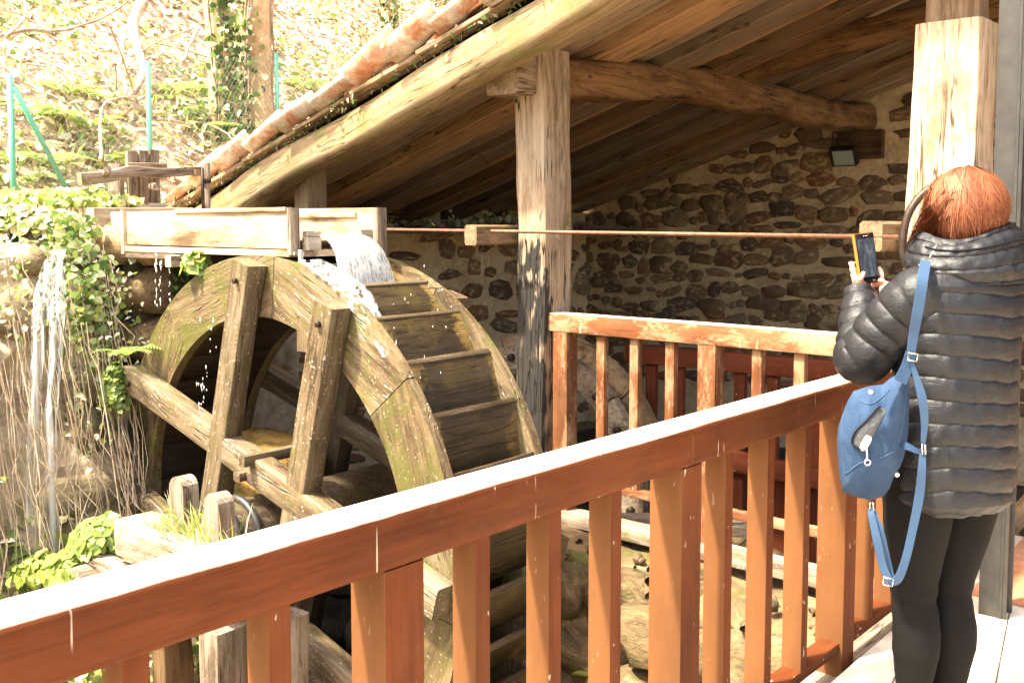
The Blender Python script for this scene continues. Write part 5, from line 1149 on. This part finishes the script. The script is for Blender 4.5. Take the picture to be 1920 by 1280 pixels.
for side in (1, -1):
    b0 = len(V)
    for i in range(nr + 1):
        rr = i / nr
        for j in range(na): q = outl(j / na); x = cxp + (q.x - cxp) * rr; y = cyp + (q.y - cyp) * rr; V.append(bagp(x, y, rr, side))
    for i in range(nr):
        for j in range(na):
            f = (b0 + i * na + j, b0 + i * na + (j + 1) % na, b0 + (i + 1) * na + (j + 1) % na, b0 + (i + 1) * na + j); Fs.append(f if side > 0 else f[::-1])
link('bag_body', mesh('bag_body', V, Fs), bag, None, M['canvas'], True)
def rrof(x, y):
    d = Vector((x - cxp, y - cyp)); best = 9
    a = math.atan2(d.y, d.x); lo = min((abs(((math.atan2(outl(j / 240).y - cyp, outl(j / 240).x - cxp) - a + PI) % (2 * PI)) - PI), (outl(j / 240) - Vector((cxp, cyp))).length) for j in range(240)); return min(1, d.length / lo[1])
def patch(name, pts, mat, lift, thick=.004):
    c = Vector((sum(p[0] for p in pts) / len(pts), sum(p[1] for p in pts) / len(pts))); ring = spline([Vector((*p, 0)) for p in pts + [pts[0]]], 3)[:-1]; V = []; Fs = []; n = len(ring); R_ = (0, .4, .8, 1)
    for r_ in R_:
        for p in ring: x = c.x + (p.x - c.x) * r_; y = c.y + (p.y - c.y) * r_; V.append(bagp(x, y, rrof(x, y), 1) + Vector((0, -lift * (1 if r_ < 1 else .3), 0)))
    for i in range(3):
        for j in range(n): Fs.append((i * n + j, i * n + (j + 1) % n, (i + 1) * n + (j + 1) % n, (i + 1) * n + j))
    return link(name, mesh(name, V, Fs), bag, None, mat, True)
PK = [(1649, 762), (1661, 771), (1647, 798), (1630, 826), (1612, 842), (1596, 829), (1603, 808), (1624, 787), (1642, 766)]
patch('pocket_lining', PK, M['lining'], .004)
zr = [bagp(x, y, rrof(x, y), 1) + Vector((0, -.006, 0)) for x, y in [(p.x, p.y) for p in spline([Vector((*p, 0)) for p in PK[4:] + PK[:1]], 4)]]; tube('pocket_zip', zr, .0028, M['seam'], bag, 6)
patch('pocket_tag', [(1623, 814), (1634, 821), (1620, 844), (1611, 838)], M['paper'], .010)
def onbag(x, y, l=.01): return bagp(x, y, rrof(x, y), 1) + Vector((0, -l, 0))
beam('zip_pull', onbag(1621, 838, .014), onbag(1622, 860, .014), .004, .008, M['chrome'], bag, r=.002, up=Vector((0, -1, 0)))
rc = onbag(1623, 864, .014); tube('pull_ring', [rc + (RT * math.cos(a) + Z * math.sin(a)) * .0075 for a in np.linspace(0, 2 * PI, 16, endpoint=False)], .0022, M['chrome'], bag, 6, closed=True)
for (x, y) in ((1631, 734), (1680, 888)): disc_peg('snap', onbag(x, y, 0), Vector((0, -1, 0)), .007, .009, M['chrome'], bag, 12)
for ln in ([(1585, 889), (1612, 868), (1650, 858), (1677, 845)], [(1604, 745), (1622, 756), (1640, 754), (1668, 730)], [(1700, 720), (1694, 780), (1683, 830)], [(1578, 800), (1580, 870), (1600, 925)]):
    tube('seam', [onbag(p.x, p.y, .001) for p in spline([Vector((*q_, 0)) for q_ in ln], 5)], .0018, M['seam'] if False else M['web'], bag, 5)
def strap(name, pts, wpx, mat=None, th=.003, twist=None):
    S_ = spline([Vector((x, y, Y * 100)) for x, y, Y in pts], 7); V = []; Fs = []; n = len(S_)
    for i, p in enumerate(S_):
        t_ = (S_[min(i + 1, n - 1)] - S_[max(i - 1, 0)]); d2 = Vector((t_.x, t_.y)).normalized(); nx = Vector((-d2.y, d2.x)); w_ = float(np.interp(i / 7, range(len(wpx)), wpx)) / 2 if isinstance(wpx, (list, tuple)) else wpx / 2
        c0 = at(p.x + nx.x * w_, p.y + nx.y * w_, p.z / 100); c1 = at(p.x - nx.x * w_, p.y - nx.y * w_, p.z / 100 + (twist or 0)); nrm = Vector((0, th, 0)); V += [c0, c1, c1 + nrm, c0 + nrm]
    for i in range(n - 1):
        for j in range(4): Fs.append((i * 4 + j, i * 4 + (j + 1) % 4, i * 4 + 4 + (j + 1) % 4, i * 4 + 4 + j))
    Fs += [(3, 2, 1, 0), (n * 4 - 4, n * 4 - 3, n * 4 - 2, n * 4 - 1)]
    return link(name, mesh(name, V, Fs), bag, None, mat or M['web'])
strap('shoulder_strap', [(1736, 489, 2.66), (1731, 520, 2.555), (1722, 580, 2.54), (1713, 630, 2.55), (1708, 665, 2.55)], [19, 20, 20, 18, 15])
strap('top_flap', [(1709, 660, 2.548), (1700, 690, 2.545), (1688, 716, 2.54)], [20, 22, 26], M['canvas'])
strap('lower_strap', [(1706, 668, 2.545), (1716, 700, 2.54), (1729, 745, 2.53), (1734, 790, 2.53), (1731, 832, 2.53)], [6, 10, 17, 14, 7])
strap('lower_strap', [(1730, 846, 2.53), (1729, 880, 2.52), (1724, 930, 2.52), (1710, 1000, 2.51), (1698, 1050, 2.50), (1684, 1085, 2.50), (1666, 1091, 2.50)], [10, 15, 17, 15, 15, 16, 14])
strap('lower_strap', [(1668, 1090, 2.50), (1656, 1062, 2.51), (1644, 1010, 2.52), (1634, 965, 2.54), (1632, 952, 2.56)], [14, 14, 15, 12, 6])
strap('lower_strap', [(1672, 1085, 2.52), (1664, 1050, 2.53), (1650, 990, 2.54), (1636, 952, 2.56)], [12, 12, 12, 6])
strap('side_tab', [(1690, 832, 2.56), (1705, 838, 2.54), (1722, 846, 2.53), (1731, 842, 2.53)], [14, 13, 9, 7], M['canvas'])
def ring_rect(x, y, w_, h_, Y, name='buckle', rad=.0022, rot=0.0):
    c_, s_ = math.cos(rot), math.sin(rot); pts = [(-w_, -h_), (w_, -h_), (w_, h_), (-w_, h_)]; P_ = [at(x + a * c_ - b * s_, y + a * s_ + b * c_, Y) for a, b in pts]; tube(name, P_, rad, M['chrome'], bag, 6, closed=True)
ring_rect(1732, 842, 3, 9, 2.525); ring_rect(1634, 950, 3.5, 8, 2.55); ring_rect(1665, 1090, 9, 7, 2.492, rot=.2); ring_rect(1711, 669, 9, 7, 2.54, rot=.15)
